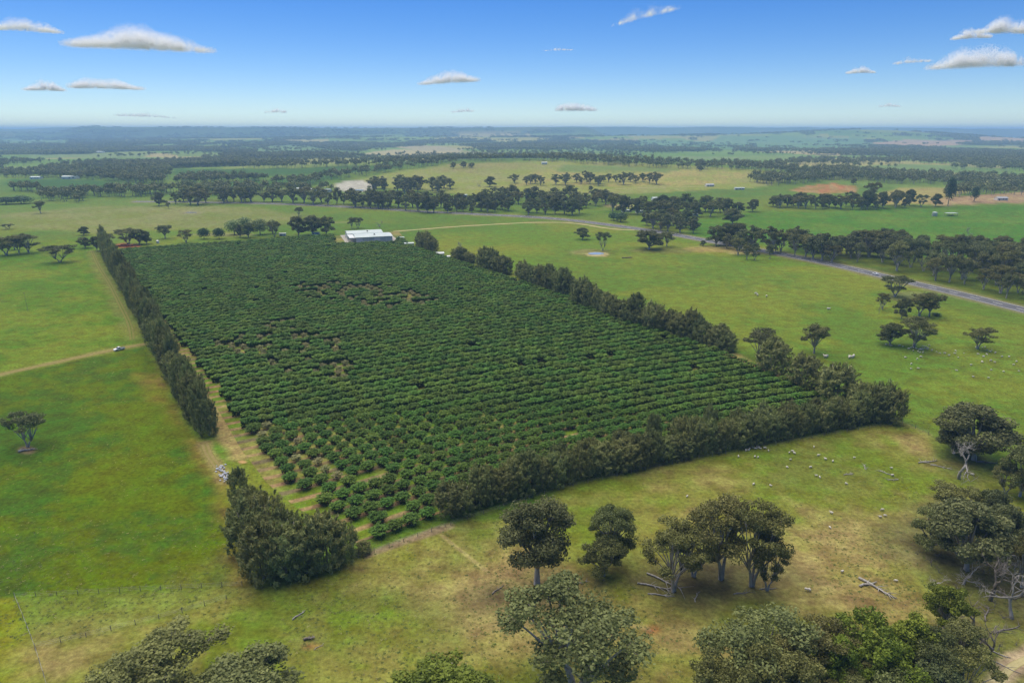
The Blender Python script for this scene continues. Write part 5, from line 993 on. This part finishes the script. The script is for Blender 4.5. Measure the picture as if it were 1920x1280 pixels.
# ponds
M['water'] = mat('pond_water', (.30, .33, .33), .08, .5)
def pond(u, v, ru, rv, lab, dz=.06):
    r_ = random.Random(u); P = [(u + ru * math.cos(q) * r_.uniform(.85, 1.1), v + rv * math.sin(q) * r_.uniform(.85, 1.1)) for q in np.linspace(0, 6.283, 19)[:-1]]; L = chaikin(pxl(P + P[:1])[:, :2], 2)[:-1]
    z = float(H(*px(u, v)[:2])) + dz; me = bpy.data.meshes.new('pond'); me.from_pydata([(a, b, z) for a, b in L], [], [tuple(range(len(L)))]); me.materials.append(M['water']); tag(link('pond', me), lab, kind='structure')
pond(1118, 475.5, 15, 2.4, 'small pale farm dam in the right paddock'); pond(359, 398.6, 11, 1.1, 'thin pale dam in the upper left field'); pond(668, 357, 16, 2.2, 'pale dam left of the grove', .3)

# ------------------------------------------------------------------ clouds: puffs of fine white flakes
M['cloud'] = mat('cloud', (.98, .98, .98), 1.0, 0); _t1 = nd(M['cloud'], 'ShaderNodeBsdfTranslucent'); _t1.inputs[0].default_value = (.98, .98, .98, 1); _t2 = nd(M['cloud'], 'ShaderNodeMixShader'); _t2.inputs[0].default_value = .6
_l = M['cloud'].node_tree.links; _l.new(M['cloud'].node_tree.nodes['Principled BSDF'].outputs[0], _t2.inputs[1]); _l.new(_t1.outputs[0], _t2.inputs[2]); _l.new(_t2.outputs[0], M['cloud'].node_tree.nodes['Material Output'].inputs[0])
def cloud(u, v, wd, ht, lab, seed, thin=1.0, tilt=0.):
    global rng
    keep = rng; rng = np.random.default_rng(seed); d = ray(u, v + ht * .4); d /= np.linalg.norm(d); f = 900 / d[2]; f = min(f, 24000); p = np.array([0, 0, CAM_H]) + d * f; sc = f / 1280 * 1.0
    Wm, Hm = wd * sc * .80, ht * sc * (.80 if wd > 150 else 1.0); mb = MB(); n = 15; fl = .80 * sc
    xs = np.linspace(-.46, .46, n) * Wm
    nl = 9 if wd > 60 else 5; q = int(wd * ht * 15 * thin) + 900
    lx = np.linspace(-.42, .42, nl) + rng.normal(size=nl) * .03; lr = (1 - (1.9 * lx) ** 2).clip(.16, 1) ** .4 * rng.uniform(.7, 1.15, nl)
    k = rng.choice(nl, q, p=lr / lr.sum()); g = unit(q) * (rng.random(q) ** .8)[:, None] * [.18, .13, .34]
    x = lx[k] + g[:, 0]; y = g[:, 1] * 1.2; z = .18 * rng.random(q) * lr[k] + lr[k] * .95 * np.abs(g[:, 2] + .12) / .5; z = z * (1 - np.minimum(1, (2 * x) ** 2) * .4)
    nz = fbm(x * 14 + seed, z * 7 + y * 9, 1.0, seed, 4); kp = rng.random(q) < sst(.30, .58, nz + (.10 if thin > .5 else 0)); x, y, z = x[kp], y[kp], z[kp]; q = len(x)
    pos = np.stack([x * Wm, y * Wm, (z - .2) * Hm + tilt * x * Wm + rng.normal(size=q) * .03 * Hm], 1)
    mb.cards(pos, rng.normal(size=(q, 3)) * .5 + [0, -.35, .6], fl * rng.uniform(.3, .8, q), fl * rng.uniform(.5, 1.5, q), .5, axis=np.tile([1., 0, 0], (q, 1)) + rng.normal(size=(q, 3)) * .4)
    o = link('cloud', mb.mesh('cloud', M['cloud'], True), None, p, math.atan2(-d[0], d[1])); tag(o, lab, 'cloud'); rng = keep
for i, (u, v, wd, ht, th, ti, lab) in enumerate(((265, 68, 225, 42, 1.2, 0, 'largest white cloud, long and flat-bottomed in the upper left sky'), (45, 47, 105, 18, .9, 0, 'thin white cloud at the upper left edge of the sky'), (196, 154, 108, 20, 1.1, 0, 'flat white cloud below the largest one'), (86, 160, 62, 16, 1, 0, 'small white cloud left of the flat one'),
    (842, 140, 112, 26, 1, .06, 'white cloud alone in the middle of the sky'), (1078, 196, 84, 20, 1, 0, 'low white cloud right of the middle'), (1212, 20, 120, 22, .28, .22, 'wispy slanting cloud at the top of the sky'), (1832, 106, 142, 32, 1.1, 0, 'largest white cloud at the right side of the sky'), (1820, 63, 58, 15, .9, 0, 'small cloud above the largest right one'), (1892, 47, 90, 24, 1, -.08, 'white cloud at the top right edge'),
    (1614, 130, 48, 12, .7, 0, 'small faint cloud left of the right clouds'), (1712, 112, 60, 10, .35, .05, 'thin streak of cloud between the right clouds'), (270, 214, 96, 9, .35, -.03, 'thin pinkish cloud low in the left sky'), (519, 206, 44, 9, .4, 0, 'tiny pinkish cloud low in the left sky'), (868, 205, 44, 9, .4, .05, 'tiny cloud low left of the middle one'), (1668, 196, 36, 7, .3, 0, 'tiny faint cloud low in the right sky'), (1048, 92, 54, 5, .18, .02, 'faint thin wisp high in the middle sky'))):
    cloud(u, v, wd, ht, lab, 300 + i, th, ti)

# ------------------------------------------------------------------ the air
hz = bpy.data.materials.new('haze'); hz.use_nodes = True; N = hz.node_tree.nodes; N.remove(N['Principled BSDF'])
pv = N.new('ShaderNodeVolumePrincipled'); pv.inputs['Color'].default_value = (.40, .65, 1.0, 1); pv.inputs['Density'].default_value = 1.25e-4; pv.inputs['Anisotropy'].default_value = 0
hz.node_tree.links.new(pv.outputs[0], N['Material Output'].inputs['Volume'])
HZ_TOP = float(max(Z.max() + 3, 128))
mb = MB(); mb.box((-44000, -44000, float(Z.min()) - 2), (44000, 44000, HZ_TOP)); tag(link('haze', mb.mesh('haze', hz)), 'pale blue haze over the far country', kind='stuff')
